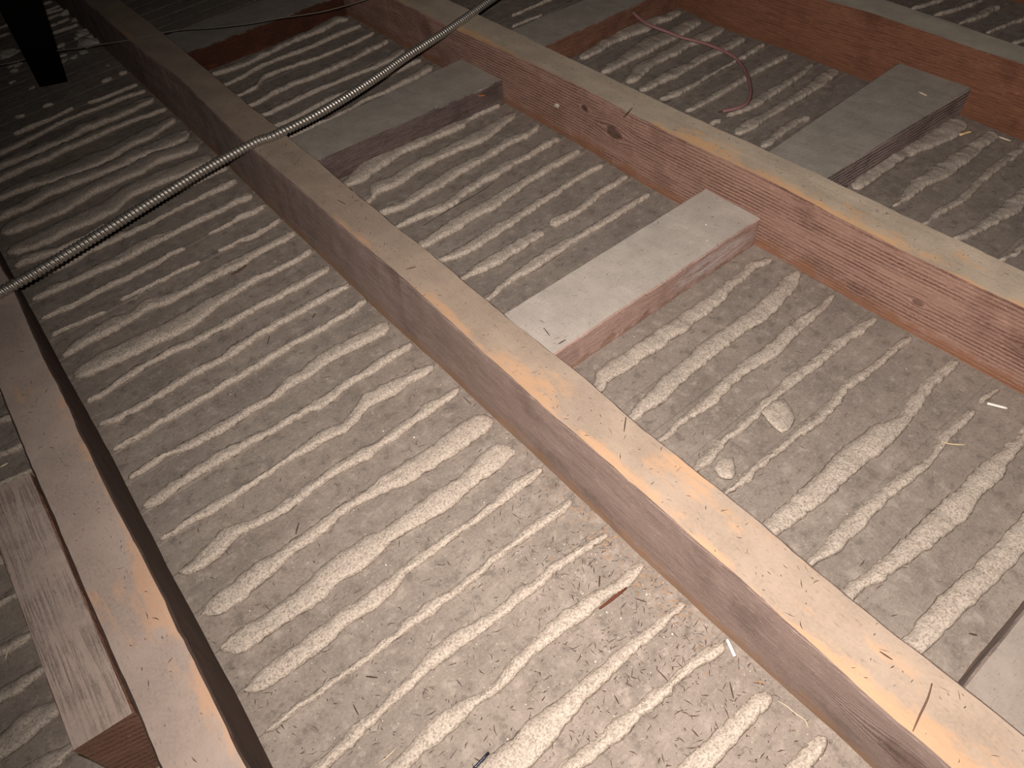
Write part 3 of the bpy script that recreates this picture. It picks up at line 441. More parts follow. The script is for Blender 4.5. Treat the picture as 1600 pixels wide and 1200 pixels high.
def mat_wood(name, axis, dark, light, dust, edge_col, low_col, knots=(), wear=0.0, period=.0032, tilt=2.0, contrast=1.0, low_h=.016, smear=None, topgrain=0.0, cord=.4):
    """weathered timber: lengthwise grain on the faces, settled dust on what faces up"""
    t = NT(name)
    X, Y, Z = t.sep(t.tc)
    along = Y if axis == 'Y' else X
    across = X if axis == 'Y' else Y
    N = t.sep(t.geo.outputs['Normal'])
    zz = Z
    kmask = None
    for (ky, kz, kr, dk) in knots:
        dy = t.math('MULTIPLY', t.math('SUBTRACT', along, ky), .55); dz = t.math('SUBTRACT', Z, kz)
        d = t.math('SQRT', t.math('ADD', t.math('MULTIPLY', dy, dy), t.math('MULTIPLY', dz, dz)))
        g = t.step(d, kr*2.2, 0.0)
        zz = t.math('SUBTRACT', zz, t.math('MULTIPLY', g, t.math('MULTIPLY', dz, .85)))
        k = t.math('MULTIPLY', t.step(t.math('ADD', d, t.math('MULTIPLY', t.noise(120, 3), kr*.6)), kr*1.15, kr*.75), dk)
        kmask = k if kmask is None else t.math('MAXIMUM', kmask, k)
    vec = t.comb(t.math('MULTIPLY', across, 1.0), along, t.math('ADD', zz, t.math('MULTIPLY', across, .35)))
    vt = t.mapv((1, .12, 1), rot=(math.radians(tilt)*8, 0, 0), v=vec)
    w1 = t.wave(2*math.pi/(20*period), 4.2, vt, dscale=45, detail=4)
    w2 = t.wave(2*math.pi/(20*period*.37), 7.0, vt, dscale=60, detail=3)
    st = t.noise(1, 4, .65, v=t.mapv((420, 26, 420), v=vec))
    blot = t.noise(16, 4, .6)
    g = t.math('ADD', t.math('MULTIPLY', t.math('ADD', .5, t.math('MULTIPLY', t.math('SUBTRACT', w1, .5), t.step(t.noise(1, 3, .6, v=t.mapv((60, 9, 60), v=vec)), .22, .68))), cord*1.5), t.math('ADD', t.math('MULTIPLY', w2, cord*.4), t.math('ADD', t.math('MULTIPLY', st, .9-cord*.7), .26-cord*.65)))
    side = t.mix(t.step(g, .58-.34/contrast, .58+.34/contrast), dark, light)
    side = t.mix(t.math('MULTIPLY', t.step(blot, .5, .75), .45), side, tuple(v*.62 for v in dark))
    fibre = t.noise(1, 2, .5, v=t.mapv((900, 120, 900), v=vec))
    side = t.mix(t.math('MULTIPLY', t.step(fibre, .60, .70), .5), side, tuple(min(1, v*1.45) for v in light))
    # paler unweathered strip along the foot of the timber
    lowm = t.math('MULTIPLY', t.step(t.math('ADD', Z, t.math('MULTIPLY', t.math('SUBTRACT', t.noise(42, 5, .7), .5), .06)), low_h*1.15, low_h*.1), .75)
    side = t.mix(lowm, side, t.mix(st, tuple(v*.7 for v in low_col), tuple(v*1.2 for v in low_col)))
    if smear:
        sy, sz, sl, sh, sc, sa = smear
        ey = t.math('DIVIDE', t.math('SUBTRACT', along, sy), sl); ez = t.math('DIVIDE', t.math('SUBTRACT', Z, sz), sh)
        e = t.math('ADD', t.math('MULTIPLY', ey, ey), t.math('MULTIPLY', ez, ez))
        e = t.math('ADD', e, t.math('MULTIPLY', t.math('SUBTRACT', st, .5), 1.2))
        side = t.mix(t.math('MULTIPLY', t.math('MULTIPLY', t.step(e, 1.0, .3), t.step(t.math('ADD', st, t.math('MULTIPLY', t.math('SUBTRACT', fibre, .5), .8)), .30, .60)), sa), side, sc)
    if kmask is not None:
        side = t.mix(kmask, side, t.mix(st, (.05, .03, .022), (.12, .07, .05)))
    # dust on top
    pos = t.geo.outputs['Position']
    m1 = t.noise(26, 4, .6, v=pos); m2 = t.noise(420, 3, .6, v=pos)
    top = t.mix(t.step(m1, .35, .7), tuple(v*.88 for v in dust), tuple(min(1, v*1.1) for v in dust))
    top = t.mix(t.math('MULTIPLY', t.step(m2, .35, .7), .5), top, tuple(v*1.12 for v in dust))
    dash = t.noise(1, 2, .5, v=t.mapv((700, 150, 700), v=vec))
    top = t.mix(t.math('MULTIPLY', t.step(dash, .62, .70), .38), top, tuple(v*.45 for v in dust))
    tg = None
    if topgrain > 0:
        tg = t.noise(1, 4, .6, v=t.mapv((420, 16, 420), rot=(0, 0, .02), v=vec), dist=.6)
        tm = t.math('MULTIPLY', t.step(tg, .44, .66), t.step(t.noise(22, 3), .34, .62))
        top = t.mix(t.math('MULTIPLY', tm, .42*topgrain), top, tuple(v*.62 for v in dust))
    if wear > 0:
        e = t.attr('edge'); wr = t.attr('wear')
        wn = t.noise(20, 5, .65, v=t.mapv((1, .35, 1), v=pos))
        msk = t.math('ADD', t.math('MULTIPLY', e, .30), t.math('ADD', t.math('MULTIPLY', wr, .32), t.math('MULTIPLY', t.math('SUBTRACT', wn, .5), 2.0)))
        top = t.mix(t.math('MULTIPLY', t.step(msk, .30, .52), wear), top, t.mix(st, tuple(v*.85 for v in edge_col), tuple(min(1, v*1.12) for v in edge_col)))
    up = t.step(t.math('ADD', N[2], t.math('MULTIPLY', t.math('SUBTRACT', m2, .5), .35)), .76, .94)
    col = t.mix(up, side, top)
    # end grain keeps a cleaner, redder cut
    nb = t.bump(t.math('MULTIPLY', g, t.math('SUBTRACT', 1.0, t.math('MULTIPLY', up, .92))), .0016*contrast, .9)
    if tg is not None: nb = t.bump(tm, .0012, .8, nb)
    nb = t.bump(m2, .0004, .5, nb)
    return t.done(col, .88, nb, spec=.22)

M_LATH = mat_lath()
M_KEY = mat_key()
M_WOOD = {
 'A': mat_wood('timber_left', 'Y', (.05, .031, .025), (.115, .078, .064), (.36, .29, .252), (.56, .335, .20), (.12, .075, .055), wear=.6, period=.003, cord=.15),
 'B': mat_wood('timber_middle', 'Y', (.135, .085, .071), (.40, .30, .262), (.325, .256, .202), (.50, .303, .175), (.40, .235, .135), knots=((-1.02, .052, .024, .55), (-1.10, .060, .012, .5)), wear=.68, period=.0026, tilt=3.5, cord=.34),
 'C': mat_wood('timber_right', 'Y', (.155, .062, .042), (.54, .335, .265), (.47, .39, .305), (.72, .42, .21), (.42, .195, .105), knots=((-.335, .050, .013, .8), (-.275, .062, .006, .9), (-.785, .040, .005, .7), (-.89, .05, .006, .5)), wear=.75, period=.0044, tilt=.8, contrast=1.3, cord=.42),
 'D': mat_wood('timber_far', 'Y', (.078, .028, .017), (.26, .115, .07), (.46, .41, .34), (.40, .25, .15), (.20, .09, .05), wear=.0, period=.0040, cord=.14),
}
M_BLOCK = {
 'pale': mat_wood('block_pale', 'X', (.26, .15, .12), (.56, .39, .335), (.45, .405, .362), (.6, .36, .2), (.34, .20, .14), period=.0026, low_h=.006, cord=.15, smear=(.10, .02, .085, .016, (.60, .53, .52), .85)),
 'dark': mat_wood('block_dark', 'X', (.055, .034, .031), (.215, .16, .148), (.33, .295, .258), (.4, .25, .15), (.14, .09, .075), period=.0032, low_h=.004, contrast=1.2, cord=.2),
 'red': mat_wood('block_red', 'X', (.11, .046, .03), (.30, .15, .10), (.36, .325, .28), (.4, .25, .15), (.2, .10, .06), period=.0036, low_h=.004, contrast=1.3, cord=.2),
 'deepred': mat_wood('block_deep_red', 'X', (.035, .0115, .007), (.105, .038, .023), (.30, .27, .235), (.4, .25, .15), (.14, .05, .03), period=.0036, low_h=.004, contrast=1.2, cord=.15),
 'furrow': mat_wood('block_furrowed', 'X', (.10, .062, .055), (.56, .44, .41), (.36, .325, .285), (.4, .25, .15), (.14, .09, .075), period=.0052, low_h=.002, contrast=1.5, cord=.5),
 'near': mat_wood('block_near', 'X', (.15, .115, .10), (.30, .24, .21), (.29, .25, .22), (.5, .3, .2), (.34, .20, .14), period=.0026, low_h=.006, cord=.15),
}
M_SISTER = mat_wood('timber_offcut', 'Y', (.20, .095, .065), (.42, .23, .16), (.375, .30, .262), (.6, .36, .2), (.30, .17, .11), period=.0062, low_h=.004, contrast=.9, tilt=2.0, topgrain=.9)

# ---------------------------------------------------------------- setting: plaster sheet, laths, plaster keys
X0, X1, XJ = -0.62, 1.36, 0.433
def gap_y(g, x): return g + GAP_SLOPE*(min(g, 1.4)-GAP_YC)*(x+.165)

prof = []
for g in GAPS:
    prof += [(g, -.0046, -.0066), (g, -.0044, -.0003), (g, -.0025, .0005), (g, .0025, .0005), (g, .0044, -.0003), (g, .0046, -.0066)]
xs = np.linspace(X0, X1, 60)
top = np.array([[(x, gap_y(g, x)+dy, z) for (g, dy, z) in prof] for x in xs])
nP = len(prof)
bot = top.copy(); bot[:,:,2] = -.022
rings = np.concatenate([top, bot[:, ::-1]], 1)
V, F = loft(rings)
floor = build('floor', V, F, M_LATH, smooth=False, kind='structure', label='back of a wood lath and plaster ceiling seen from the attic', category='floor')

li = 0
for i in range(len(GAPS)-1):
    for (xa, xb) in ((X0, XJ-.001), (XJ+.001, X1)):
        n = 26; m = 6
        x = np.linspace(xa, xb, n); rr = []
        for xx in x:
            ya = gap_y(GAPS[i], xx)+.0036; yb = gap_y(GAPS[i+1], xx)-.0036
            u = np.linspace(0, 1, m)
            y = ya+(yb-ya)*u
            z = .0003*noise2(np.full(m, xx*9), u*1.5+li*3.1, 4) + .0002*noise2(np.full(m, xx*60), u*5+li*7, 5)
            z[0] -= .0001; z[-1] -= .0001
            rr.append(np.concatenate([np.stack([np.full(m, xx), y, z], 1), [[xx, yb, -.0062], [xx, ya, -.0062]]]))
        V, F = loft(np.array(rr))
        build('lath', V, F, M_LATH, parent=floor, smooth=False)
        li += 1

def make_key(idx, bay, xs, ns, fs):
    xs = np.array(xs)/1e4; ns = np.array(ns)/1e4; fs = np.array(fs)/1e4
    L = xs[-1]-xs[0]
    n = max(8, int(L/.0022)); x = np.linspace(xs[0], xs[-1], n)
    k = np.ones(5)/5
    def sm(a):
        v = np.interp(x, xs, a); p = np.pad(v, 2, mode='edge'); return np.convolve(p, k, 'valid')
    nr, fr = sm(ns), sm(fs)
    sd = idx*13.7
    rag = .7+.6*np.abs(noise2(x*14, x*0+sd, 61))
    nr = nr + rag*(.0014*noise2(x*85, x*0+sd, 1) + .0010*noise2(x*210, x*0+sd, 2) + .0005*noise2(x*480, x*0+sd, 62))
    fr = fr + .0012*noise2(x*80, x*0+sd+5, 1) + .0008*noise2(x*260, x*0+sd+5, 2)
    w = np.maximum(fr-nr, .004); c = (fr+nr)/2
    d = np.minimum(x-x[0], x[-1]-x); Le = .4*w+.003
    e = np.sqrt(np.clip(1-(1-np.clip(d/Le, 0, 1))**2, 0.004, 1))
    H = np.clip(.16*w+.0038, .0040, .0082)*(1+.20*noise2(x*45, x*0+sd+9, 3)+.05*noise2(x*150, x*0+sd+9, 6))*(.30+.70*e)
    U = np.array([.07, .0, .015, .06, .13, .22, .33, .45, .57, .69, .81, .92, 1.0])
    G = np.array([-1, .22, .45, .72, .90, .99, 1.0, .93, .81, .64, .42, .18, -1])
    G2 = np.array([-1, .38, .66, .88, .97, 1.0, 1.0, .98, .94, .86, .70, .38, -1])
    flat = np.clip((w-.010)/.010, 0, 1)
    m = len(U)
    rings = np.zeros((n, m, 3)); dust = np.zeros((n, m))
    for j in range(m):
        q = .0005*noise2(x*120, np.full(n, j*1.1)+sd, 7) + .00055*noise2(x*330, np.full(n, j*1.9)+sd, 8)
        rings[:, j, 0] = x + .0004*noise2(x*300, np.full(n, j*1.3)+sd, 12)
        rings[:, j, 1] = c + (w/2)*e*(2*U[j]-1) + q*.7
        gj = G[j]*(1-flat)+G2[j]*flat
        rings[:, j, 2] = H*gj + q if G[j] > 0 else -.0016
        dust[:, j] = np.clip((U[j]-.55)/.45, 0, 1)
    V, F = loft(rings)
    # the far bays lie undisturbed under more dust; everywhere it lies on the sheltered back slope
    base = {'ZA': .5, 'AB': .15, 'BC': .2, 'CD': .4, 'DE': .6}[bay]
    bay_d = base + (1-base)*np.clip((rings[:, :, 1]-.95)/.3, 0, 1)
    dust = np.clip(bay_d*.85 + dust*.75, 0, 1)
    return build('plaster_key', V, F, M_KEY, parent=floor, attrs={'dust': dust.reshape(-1)})

for i, k in enumerate(KEYS): make_key(i, *k)

# ---------------------------------------------------------------- joists
def dev(tab, y):
    if not tab: return np.zeros_like(y)
    a = np.array(tab, float); v = np.interp(y, a[:,0]/1e3, a[:,1]/1e3)
    k = np.ones(9)/9; return np.convolve(np.pad(v, 4, mode='edge'), k, 'valid')

def make_joist(letter, x0, w, tabs, mat, label, y0=-.42, y1=2.34):
    flip = letter == 'A'                                    # its rubbed edge is the right-hand one
    n = 300; y = np.linspace(y0, y1, n)
    tl = x0 + dev(tabs.get('tl'), y); tr = x0+w + dev(tabs.get('tr'), y)
    bl = x0 + dev(tabs.get('bl', tabs.get('tl')), y); br = x0+w + dev(tabs.get('br', tabs.get('tr')), y)
    s = ord(letter)*3.3
    tl = tl + .0006*noise2(y*45, y*0+s, 21) + .0004*noise2(y*160, y*0+s, 22)
    tr = tr + .0008*noise2(y*40, y*0+s+4, 21) + .0005*noise2(y*150, y*0+s+4, 22)
    bv = .0016; ns_, nt = 7, 8
    rings = []; edge = []
    for u in np.linspace(0, 1, ns_):                        # left face upwards
        z = u*(JH-bv)
        rings.append(np.stack([bl+(tl-bl)*u + .0005*noise2(y*50, y*0+u*6+s, 23), y, np.full(n, z)], 1)); edge.append(u*0+ (1 if u == 1 else 0))
    for u in np.linspace(0, 1, nt):                         # across the top
        xx = tl+bv + (tr-tl-2*bv)*u
        rings.append(np.stack([xx, y, JH + .0005*noise2(y*18, y*0+u*3+s, 24)], 1)); edge.append(max(0, 1-(1-u if flip else u)*2.6))
    for u in np.linspace(1, 0, ns_):
        z = u*(JH-bv)
        rings.append(np.stack([br+(tr-br)*u + .0005*noise2(y*50, y*0+u*6+s+9, 23), y, np.full(n, z)], 1)); edge.append(0)
    R = np.array(rings).transpose(1, 0, 2)
    V, F = loft(R)
    F = [f[::-1] for f in F]
    ed = np.tile(np.array(edge), n)
    wear = np.repeat(np.clip((.75-y)/.75, 0, 1), R.shape[1])  # near stretch has been knelt and dragged over
    return build('joist', V, F, mat, smooth=False, attrs={'edge': ed, 'wear': wear}, label=label, category='joist', group='ceiling joists')

JL = {'A': 'dusty timber joist at the left edge with a short offcut alongside it',
      'B': 'long dusty joist through the middle with orange wood rubbed bare along its edge',
      'C': 'red-brown joist with raised grain and knots carrying the right ends of the cross blocks',
      'D': 'dark red-brown joist at upper right behind the loose pink wire'}
for (a, x0, w, tabs) in JOISTS: make_joist(a, x0, w, tabs, M_WOOD[a], JL[a])
make_joist('E', 1.288, .05, {}, M_WOOD['D'], 'farthest joist, only a dark sliver in the upper right corner')

# ---------------------------------------------------------------- cross blocks laid flat between the joists
def make_timber(name, c, z0, z1, mat, bv=.0015, amp=.0006, seed=1, **props):
    """c: near-left, near-right, far-right, far-left corners (x, y); long side may run along x or y"""
    nl, nrt, frt, fl = [np.array(q) for q in c]
    lx = np.linalg.norm(nrt-nl); ly = np.linalg.norm(fl-nl)
    n = max(8, int(max(lx, ly)/.006))
    us = np.linspace(0, 1, n); R = []
    prof = [(0, 0), (0, .25), (0, .5), (0, .8), (0, 1), (.02, 1), (.2, 1), (.4, 1), (.6, 1), (.8, 1), (.98, 1), (1, 1), (1, .8), (1, .5), (1, .25), (1, 0)]
    for i, u in enumerate(us):
        row = []
        for j, (a, b) in enumerate(prof):
            if lx >= ly: p = (nl+(nrt-nl)*u)*(1-a) + (fl+(frt-fl)*u)*a
            else: p = (nl+(fl-nl)*u)*(1-a) + (nrt+(frt-nrt)*u)*a
            z = z0+(z1-z0)*b
            if b == 1 and a in (0, 1): z -= bv
            s = noise2(np.array([u*n*.35]), np.array([j*.7+seed*5.1]), 31)[0]; s2 = noise2(np.array([u*n*.9]), np.array([j*1.9+seed*5.1]), 32)[0]
            off = amp*s+amp*.5*s2
            q = [p[0], p[1], z]
            if b == 1: q[2] += off*.5
            if a in (0, 1):
                if lx >= ly: q[1] += off
                else: q[0] += off
            row.append(q)
        R.append(row)
    V, F = loft(np.array(R))
    if lx < ly: pass
    F = [f[::-1] for f in F] if lx < ly else [f[::-1] for f in F]
    return build(name, V, F, mat, smooth=False, **props)

XB = .0505; XC0 = .4055; XC1 = .4610; XD0 = .8610
ZB = .040
grp = 'cross blocks between the joists'
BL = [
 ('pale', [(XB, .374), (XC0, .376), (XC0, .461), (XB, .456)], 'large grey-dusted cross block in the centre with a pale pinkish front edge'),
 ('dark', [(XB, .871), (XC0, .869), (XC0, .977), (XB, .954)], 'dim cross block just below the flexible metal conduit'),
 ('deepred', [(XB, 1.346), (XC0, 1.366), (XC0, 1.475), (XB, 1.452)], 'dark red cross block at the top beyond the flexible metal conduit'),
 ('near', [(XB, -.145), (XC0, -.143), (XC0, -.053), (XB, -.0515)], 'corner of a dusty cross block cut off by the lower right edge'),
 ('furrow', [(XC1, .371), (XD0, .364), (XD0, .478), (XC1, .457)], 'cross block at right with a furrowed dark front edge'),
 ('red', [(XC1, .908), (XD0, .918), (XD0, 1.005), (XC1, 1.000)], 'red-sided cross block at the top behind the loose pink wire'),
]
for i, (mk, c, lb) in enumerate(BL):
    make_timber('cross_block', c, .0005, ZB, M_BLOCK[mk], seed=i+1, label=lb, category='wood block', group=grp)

make_timber('board_offcut', [(-.4075, .287), (-.3685, .2845), (-.3692, .535), (-.4092, .5405)], .0005, JH-.0006, M_SISTER, seed=9,
            label='short timber offcut with a fresh red sawn end beside the left joist', category='board')

# ---------------------------------------------------------------- dark strut at upper left
M_STRUT = simple('tarred_wood', (.006, .005, .005), .9, var=.3, scale=60, spec=.05)
b0, b1 = np.array(STRUT_BASE[0]), np.array(STRUT_BASE[1]); tp = np.array(STRUT_TOP)
mid = (b0+b1)/2; axis = tp-mid; axis /= np.linalg.norm(axis)
side = (b1-b0); wid = np.linalg.norm(side); side /= wid
dep = np.cross(side, axis); dep /= np.linalg.norm(dep)
if dep[1] < 0: dep = -dep
R = []
for u in np.linspace(0, .62, 24):
    c = mid+axis*u
    q = []
    for (a, b) in ((-.5, 0), (-.46, -.04), (.46, -.04), (.5, 0), (.5, .9), (.46, .94), (-.46, .94), (-.5, .9)):
        q.append(c+side*wid*a+dep*.045*b)
    R.append(q)
R = np.array(R)
# cut the foot level with the laths
R[0, :, :] -= axis*((R[0, :, 2]-.001)/axis[2])[:, None]
V, F = loft(R)
build('roof_strut', V, F, M_STRUT, smooth=False, label='black leaning strut standing on the laths in the upper left corner', category='strut')

# ---------------------------------------------------------------- flexible metal conduit
def make_conduit():
    P = resample(CONDUIT, .0006)
    n = len(P); s = np.arange(n)*.0006
    T = np.gradient(P, axis=0); T /= np.linalg.norm(T, axis=1)[:,None]
    seg = 20; th = np.linspace(0, 2*np.pi, seg, endpoint=False)
    a = np.cross(T, np.array([0, 0, 1.0])); a /= np.linalg.norm(a, axis=1)[:,None]; b = np.cross(a, T)
    ph = (s[:,None]/.0052 + th[None,:]/(2*np.pi)) % 1.0
    bump = np.where(ph < .68, np.sin(np.pi*ph/.68)**.5, 0.0)
    lip = np.where((ph > .70) & (ph < .86), .35, 0)
    r = .0047 + .00155*np.maximum(bump, lip)
    V = P[:,None,:] + r[:,:,None]*(np.cos(th)[None,:,None]*a[:,None,:] + np.sin(th)[None,:,None]*b[:,None,:])
    V, F = loft(V)
    t = NT('galvanised_steel')
    f = t.noise(140, 4, .6)
    up = t.sep(t.geo.outputs['Normal'])[2]
    c = t.mix(f, (.36, .335, .30), (.56, .53, .48))
    m = t.done(c, t.math('ADD', t.math('MULTIPLY', f, .25), .30), metal=.85, spec=.5)
    return build('flexible_conduit', V, F, m, label='ribbed galvanised flexible metal conduit lying diagonally across the joists', category='conduit')
make_conduit()

# ---------------------------------------------------------------- loose wires
M_PINK = simple('pink_insulation', (.27, .135, .135), .55, var=.15, scale=200, spec=.35)
P = resample(WIRE, .003)
P[:, 2] += .0008*noise2(P[:, 0]*40, P[:, 1]*40, 41)
V, F = tube(P, .0026, 10)
w = build('electric_wire', V, F, M_PINK, label='loose dull pink insulated wire curling over the plaster at upper right', category='wire')
end = np.array([P[-1], P[-1]+(P[-1]-P[-3])/np.linalg.norm(P[-1]-P[-3])*.006])
V, F = tube(end, .0011, 8)
build('wire_core', V, F, simple('dull_copper', (.12, .08, .06), .5, metal=.6), parent=w)

M_STRAND = simple('grey_strand', (.15, .125, .105), .8)
V, F = tube(resample(STRAND, .008), .0009, 8)
build('thin_strand', V, F, M_STRAND, label='thin grey strand stretched past the black strut at the top left', category='wire')

# ---------------------------------------------------------------- loose bits lying about
M_BITS = {
 'white_stick': simple('white_plastic', (.80, .79, .76), .5, var=.05),
 'red_splinter': simple('red_splinter_wood', (.115, .036, .02), .7),
 'nail': simple('blued_steel', (.055, .06, .085), .3, metal=.8),
 'twig': simple('dark_twig', (.06, .04, .03), .8),
 'chip': simple('fresh_chip', (.78, .56, .33), .8),
 'sliver': simple('pale_sliver', (.70, .58, .42), .8),
 'curl': simple('pale_root', (.50, .42, .33), .8),
 'orange_chip': simple('orange_chip', (.36, .13, .05), .7),
 'twig2': simple('straw_twig', (.55, .45, .29), .8),
 'straw': simple('straw', (.62, .50, .36), .8),
 'bark': simple('bark', (.12, .07, .05), .8),
 'splinter': simple('brown_splinter', (.075, .045, .035), .8),
}
BIT = {
 'white_stick': ('plastic_stick', 'stick', ['short white stick by the foot of the red-brown joist at the right edge', 'short white stick against the foot of the middle joist near the bottom']),
 'red_splinter': ('wood_splinter', 'splinter', ['dark red wood splinter on the laths near the middle joist']),
 'nail': ('nail', 'nail', ['shiny dark nail poking in at the bottom edge']),
 'twig': ('twig', 'twig', ['long thin dark twig lying above the centre block']),
 'chip': ('wood_chip', 'chip', ['small pale wood chip beyond the furrowed cross block']),
 'sliver': ('wood_sliver', 'sliver', ['pale wood sliver at the foot of the joist at upper right', 'tiny pale sliver on top of the furrowed cross block', 'pale sliver left of the offcut at the left edge']),
 'curl': ('dry_root', 'root', ['curled pale dry root left of the timber offcut']),
 'orange_chip': ('wood_chip', 'chip', ['orange chip leaning on the block below the conduit']),
 'twig2': ('twig', 'twig', ['pale short twig near the right edge on a plaster ridge']),
 'straw': ('straw_stalk', 'straw', ['pale straw stalk near the bottom right beside the middle joist', 'pale straw stalk by the nail at the bottom edge']),
 'bark': ('bark_flake', 'bark', ['brown bark flake in the bay below the conduit', 'dark torn fibres across the middle joist top near the lower right']),
 'splinter': ('wood_splinter', 'splinter', [
  'thick dark splinter in the bay above the nail',
  'slim dark splinter lower down beside the thick one above the nail',
  'dark splinter standing out between two wide plaster ridges in the left bay',
  'bent dark splinter among dense litter at the bottom of the left bay',
  'slender dark splinter just right of the dark red one',
  'dark splinter just above the dark red one',
  'dark splinter at the foot of the middle joist by a broad rounded ridge',
  'tiny dark splinter in front of the centre block near a plaster ridge',
  'dark splinter on the middle joist top left of the centre block',
  'upright dark splinter on the middle joist top below the centre block',
  'dark splinter on the middle joist top just below the conduit',
  'long dark splinter on the middle joist top near the lower right',
  'stubby dark splinter near the cut-off block at lower right',
  'dark splinter on the centre block near its left end',
  'second dark splinter on the centre block, nearest its front edge',
  'tiny dark splinter halfway along the left bay',
  'tiny dark splinter left of centre in the bay below the conduit',
  'dark splinter near the bottom centre among fine litter',
  'long dark splinter at the foot of the middle joist below the white stick',
  'dark splinter lowest of those near the bottom centre',
  'dark splinter sticking up at the knot on the right-hand joist edge']),
}
cnt = {}
for (kind, pts, wmm) in DEBRIS:
    name, cat, labs = BIT[kind]
    P = np.array(pts)
    if len(P) > 2: P = resample(P, .003)
    else: P = np.linspace(P[0], P[1], 5)
    r = wmm/2000
    n = len(P)
    P[:, 2] += r*.6
    taper = np.ones(n) if kind in ('white_stick', 'chip', 'nail') else .35+.65*np.sin(np.pi*np.linspace(.08, .92, n))
    if kind in ('chip', 'orange_chip', 'bark', 'red_splinter'):
        T = P[-1]-P[0]; T /= np.linalg.norm(T); a = np.cross(T, [0, 0, 1.0]); a /= np.linalg.norm(a)
        R = np.array([[P[i]+a*r*taper[i]*q+np.array([0, 0, 1.])*zz*r for q, zz in ((-1, -.25), (-.9, .2), (0, .35), (.9, .25), (1, -.2), (0, -.25))] for i in range(n)])
        V, F = loft(R)
    else:
        V, F = tube(P, r*taper, 7)
    k = cnt.get(kind, 0); cnt[kind] = k+1
    build(name, V, F, M_BITS[kind], label=labs[k], category=cat, **({'group': 'loose dark splinters'} if kind == 'splinter' else {}))

M_FLAKE = M_KEY
for q, lb in zip(FLAKES, ('square loose plaster flake with sandy face between two plaster ridges', 'rounded loose plaster flake close to the middle joist')):
    q = np.array(q); c = q.mean(0); n = len(q)
    # outline refined and roughened
    Q = np.array([q[i]*(1-u)+q[(i+1) % n]*u for i in range(n) for u in (0, .33, .66)])
    ang = np.arange(len(Q))
    Q[:, :2] += (Q-c)[:, :2]*(.05*noise2(ang*.9, ang*0+3, 51))[:, None]
    rings = [c+(Q-c)*[.92, .92, 1]+[0, 0, -.003], Q, c+(Q-c)*[.9, .9, 1]+[0, 0, .0022], c+(Q-c)*[.5, .5, 1]+[0, 0, .003], c+(Q-c)*[.1, .1, 1]+[0, 0, .0026]]
    R = np.array(rings)
    R[3:, :, 2] += .0007*RNG.normal(size=R[3:, :, 2].shape)
    V, F = loft(R)
    build('plaster_flake', V, F, M_FLAKE, label=lb, category='plaster', group='loose plaster flakes', attrs={'dust': np.full(len(V), .5)})

def chunk(name, c, r, mat, seed, flat=.5, **props):
    rg = np.random.default_rng(seed)
    nu, nv = 9, 6
    sx, sy = 1+.35*rg.normal(), 1+.35*rg.normal(); rot = rg.uniform(0, 6.3)
    R = []
    for j in range(nv):
        ph = math.pi*(j+.35)/(nv-.3)
        row = []
        for i in range(nu):
            a = 2*math.pi*i/nu
            rr = r*(1+.28*rg.normal())
            x, y = abs(sx)*math.cos(a)*math.sin(ph)*rr, abs(sy)*math.sin(a)*math.sin(ph)*rr
            row.append([c[0]+x*math.cos(rot)-y*math.sin(rot), c[1]+x*math.sin(rot)+y*math.cos(rot), c[2]+r*flat*(1-math.cos(ph))/2*1.2])
        R.append(row)
    V, F = loft(np.array(R))
    return build(name, V, [f[::-1] for f in F], mat, smooth=False, **props)

RUB_LABELS = [
  'plaster lump touching the right side of the black strut',
  'small plaster lump just below the one touching the strut',
  'plaster lump high against the middle joist near the strut',
  'rounded plaster lump in the middle of the rubble heap',
  'largest plaster lump against the foot of the middle joist by the strut',
  'three-cornered plaster lump lowest in the rubble heap',
  'small plaster lump right of the strut foot',
  'plaster lump half hidden beside the strut',
  'plaster lump nearest the strut foot on its right',
  'largest plaster lump left of the black strut',
  'wide plaster lump left of the black strut by its foot',
  'narrow plaster lump below the wide one left of the strut',
  'tiny plaster lump alone at the far left of the strut foot',
  'tiny plaster lump just left of the strut foot',
  'tiny plaster lump far up the bay behind the strut',
  'flat plaster lump far up the bay between strut and joist',
  'small plaster lump between the strut and the rubble heap',
  'tiny white plaster crumb lying by itself right of the strut',
  'flat plaster lump above the rubble heap against the joist',
  'plaster lump topmost in the heap at the joist foot']
M_RUB = simple('broken_plaster', (.46, .42, .37), .95, var=.3, scale=400)
for i, (x, y, z, s) in enumerate(RUBBLE):
    chunk('plaster_lump', (x, y, -.0008), s/1000, M_RUB, 100+i, .7, label=RUB_LABELS[i], category='plaster', group='plaster rubble by the strut')

chunk('plaster_dab', (DAB[0]-.001, DAB[1], DAB[2]-.003), .0045, M_RUB, 77, 1.2, label='small plaster dab stuck on the knotty side of the right-hand joist', category='plaster')

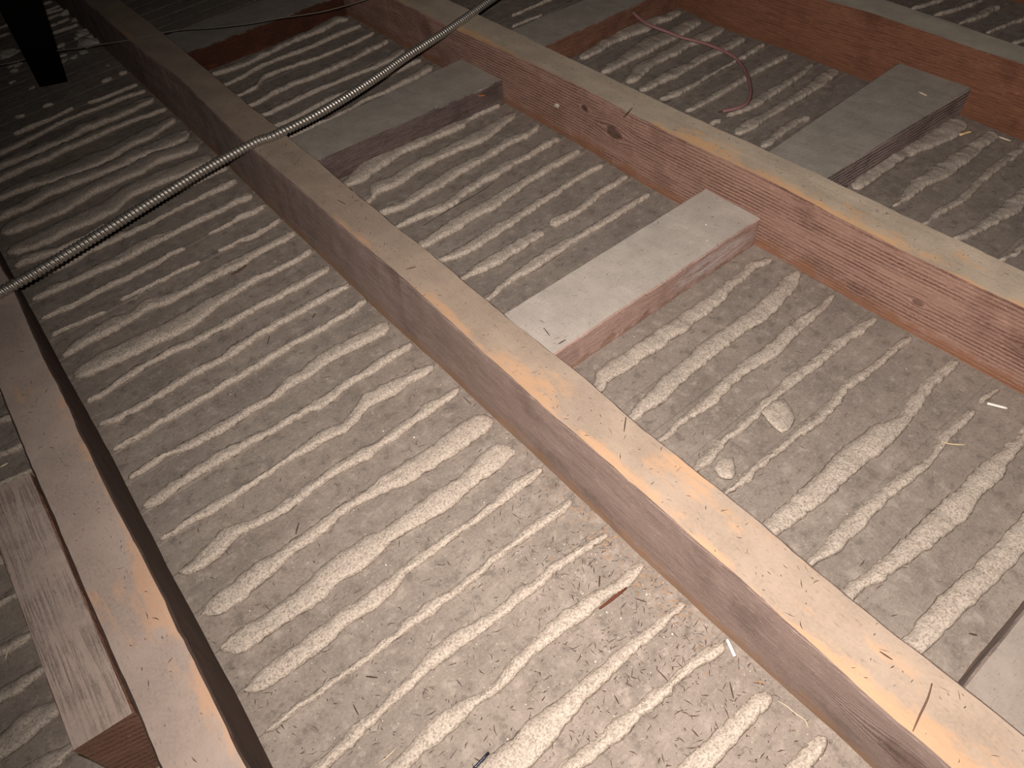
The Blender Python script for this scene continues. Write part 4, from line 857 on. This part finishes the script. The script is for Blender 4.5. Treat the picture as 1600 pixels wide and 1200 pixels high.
# ---------------------------------------------------------------- fine litter nobody could count
def litter(name, n, mat, lens, rad, spots, label, zbase):
    V, F = [], []
    for i in range(n):
        x, y, z = spots()
        L = lens[0]+(lens[1]-lens[0])*random.random()**2.2
        a = random.uniform(0, math.pi); tilt = random.uniform(-.12, .12)
        d = np.array([math.cos(a), math.sin(a), tilt]); q = np.array([-math.sin(a), math.cos(a), 0])
        bend = random.uniform(-.22, .22)*L
        r = rad*random.uniform(.6, 1.4)
        c = np.array([x, y, z+r+abs(tilt)*L/2])
        b = len(V)
        for u, rr in ((-.5, .3), (0, 1), (.5, .3)):
            p = c+d*L*u+q*bend*(1-4*u*u)*.5
            V += [p+q*r*rr, p-q*r*rr, p+np.array([0, 0, r*1.4*rr])]
        for k in (0, 3):
            for j in range(3):
                F.append((b+k+j, b+k+(j+1) % 3, b+k+3+(j+1) % 3, b+k+3+j))
        F += [(b, b+2, b+1), (b+6, b+7, b+8)]
    return build(name, V, F, mat, smooth=False, label=label, category='litter', kind='stuff')

def on_floor():
    while True:
        t = random.random()
        if t < .40: x, y = random.uniform(-.32, -.004), random.gauss(.13, .12)
        elif t < .55: x, y = random.gauss(-.05, .035), random.gauss(.12, .09)
        elif t < .75: x, y = random.uniform(-.32, -.004), random.uniform(0, .9)
        elif t < .92: x, y = random.uniform(.05, .405), random.uniform(-.05, .9)
        else: x, y = random.uniform(.46, .86), random.uniform(.1, .9)
        if -.32 < x < -.004 and -.05 < y < 1.2: return x, y, .0005
        if .055 < x < .40 and -.04 < y < 1.0:
            if .37 < y < .465 or .868 < y < .98: return x, y, ZB+.0003
            return x, y, .0005
        if x > .46 and .1 < y < .36: return x, y, .0005
def on_top():
    t = random.random()
    if t < .55: return random.uniform(.004, .044), random.uniform(-.15, 1.0), JH
    if t < .85: return random.uniform(.415, .452), random.uniform(.0, 1.0), JH
    return random.uniform(-.36, -.33), random.uniform(.2, .7), JH
def by_joist():
    y = random.gauss(.17, .07)
    return -.004-abs(random.gauss(0, .018)), y, .0008

M_DARKLIT = simple('dark_litter', (.085, .052, .042), .9, var=.5, scale=90)
M_ORLIT = simple('orange_litter', (.44, .26, .135), .9, var=.4, scale=90)
M_WHLIT = simple('pale_crumbs', (.78, .72, .62), .9, var=.1)
litter('wood_litter', 2100, M_DARKLIT, (.0015, .0085), .00032, on_floor, 'fine dark slivers and hairs scattered thickly over the laths', 0)
litter('joist_top_litter', 420, M_DARKLIT, (.0015, .007), .00028, on_top, 'fine dark slivers strewn along the dusty joist tops', 0)
litter('orange_shavings', 190, M_ORLIT, (.002, .010), .00030, by_joist, 'fine orange wood dust and shavings at the foot of the middle joist', 0)

def crumbs(name, n, mat, label):
    V, F = [], []
    for i in range(n):
        x, y, z = on_floor(); r = random.uniform(.00025, .0006)*(1 if random.random() < .93 else 1.8)
        b = len(V)
        for v in ((1, 0, .3), (0, 1, .3), (-1, 0, .3), (0, -1, .3), (0, 0, 1.3)):
            V.append((x+v[0]*r*random.uniform(.6, 1.3), y+v[1]*r*random.uniform(.6, 1.3), z+v[2]*r))
        F += [(b, b+1, b+4), (b+1, b+2, b+4), (b+2, b+3, b+4), (b+3, b, b+4), (b+3, b+2, b+1, b)]
    return build(name, V, F, mat, smooth=False, label=label, category='crumbs', kind='stuff')
crumbs('plaster_crumbs', 700, M_WHLIT, 'tiny pale plaster crumbs sprinkled over the laths')
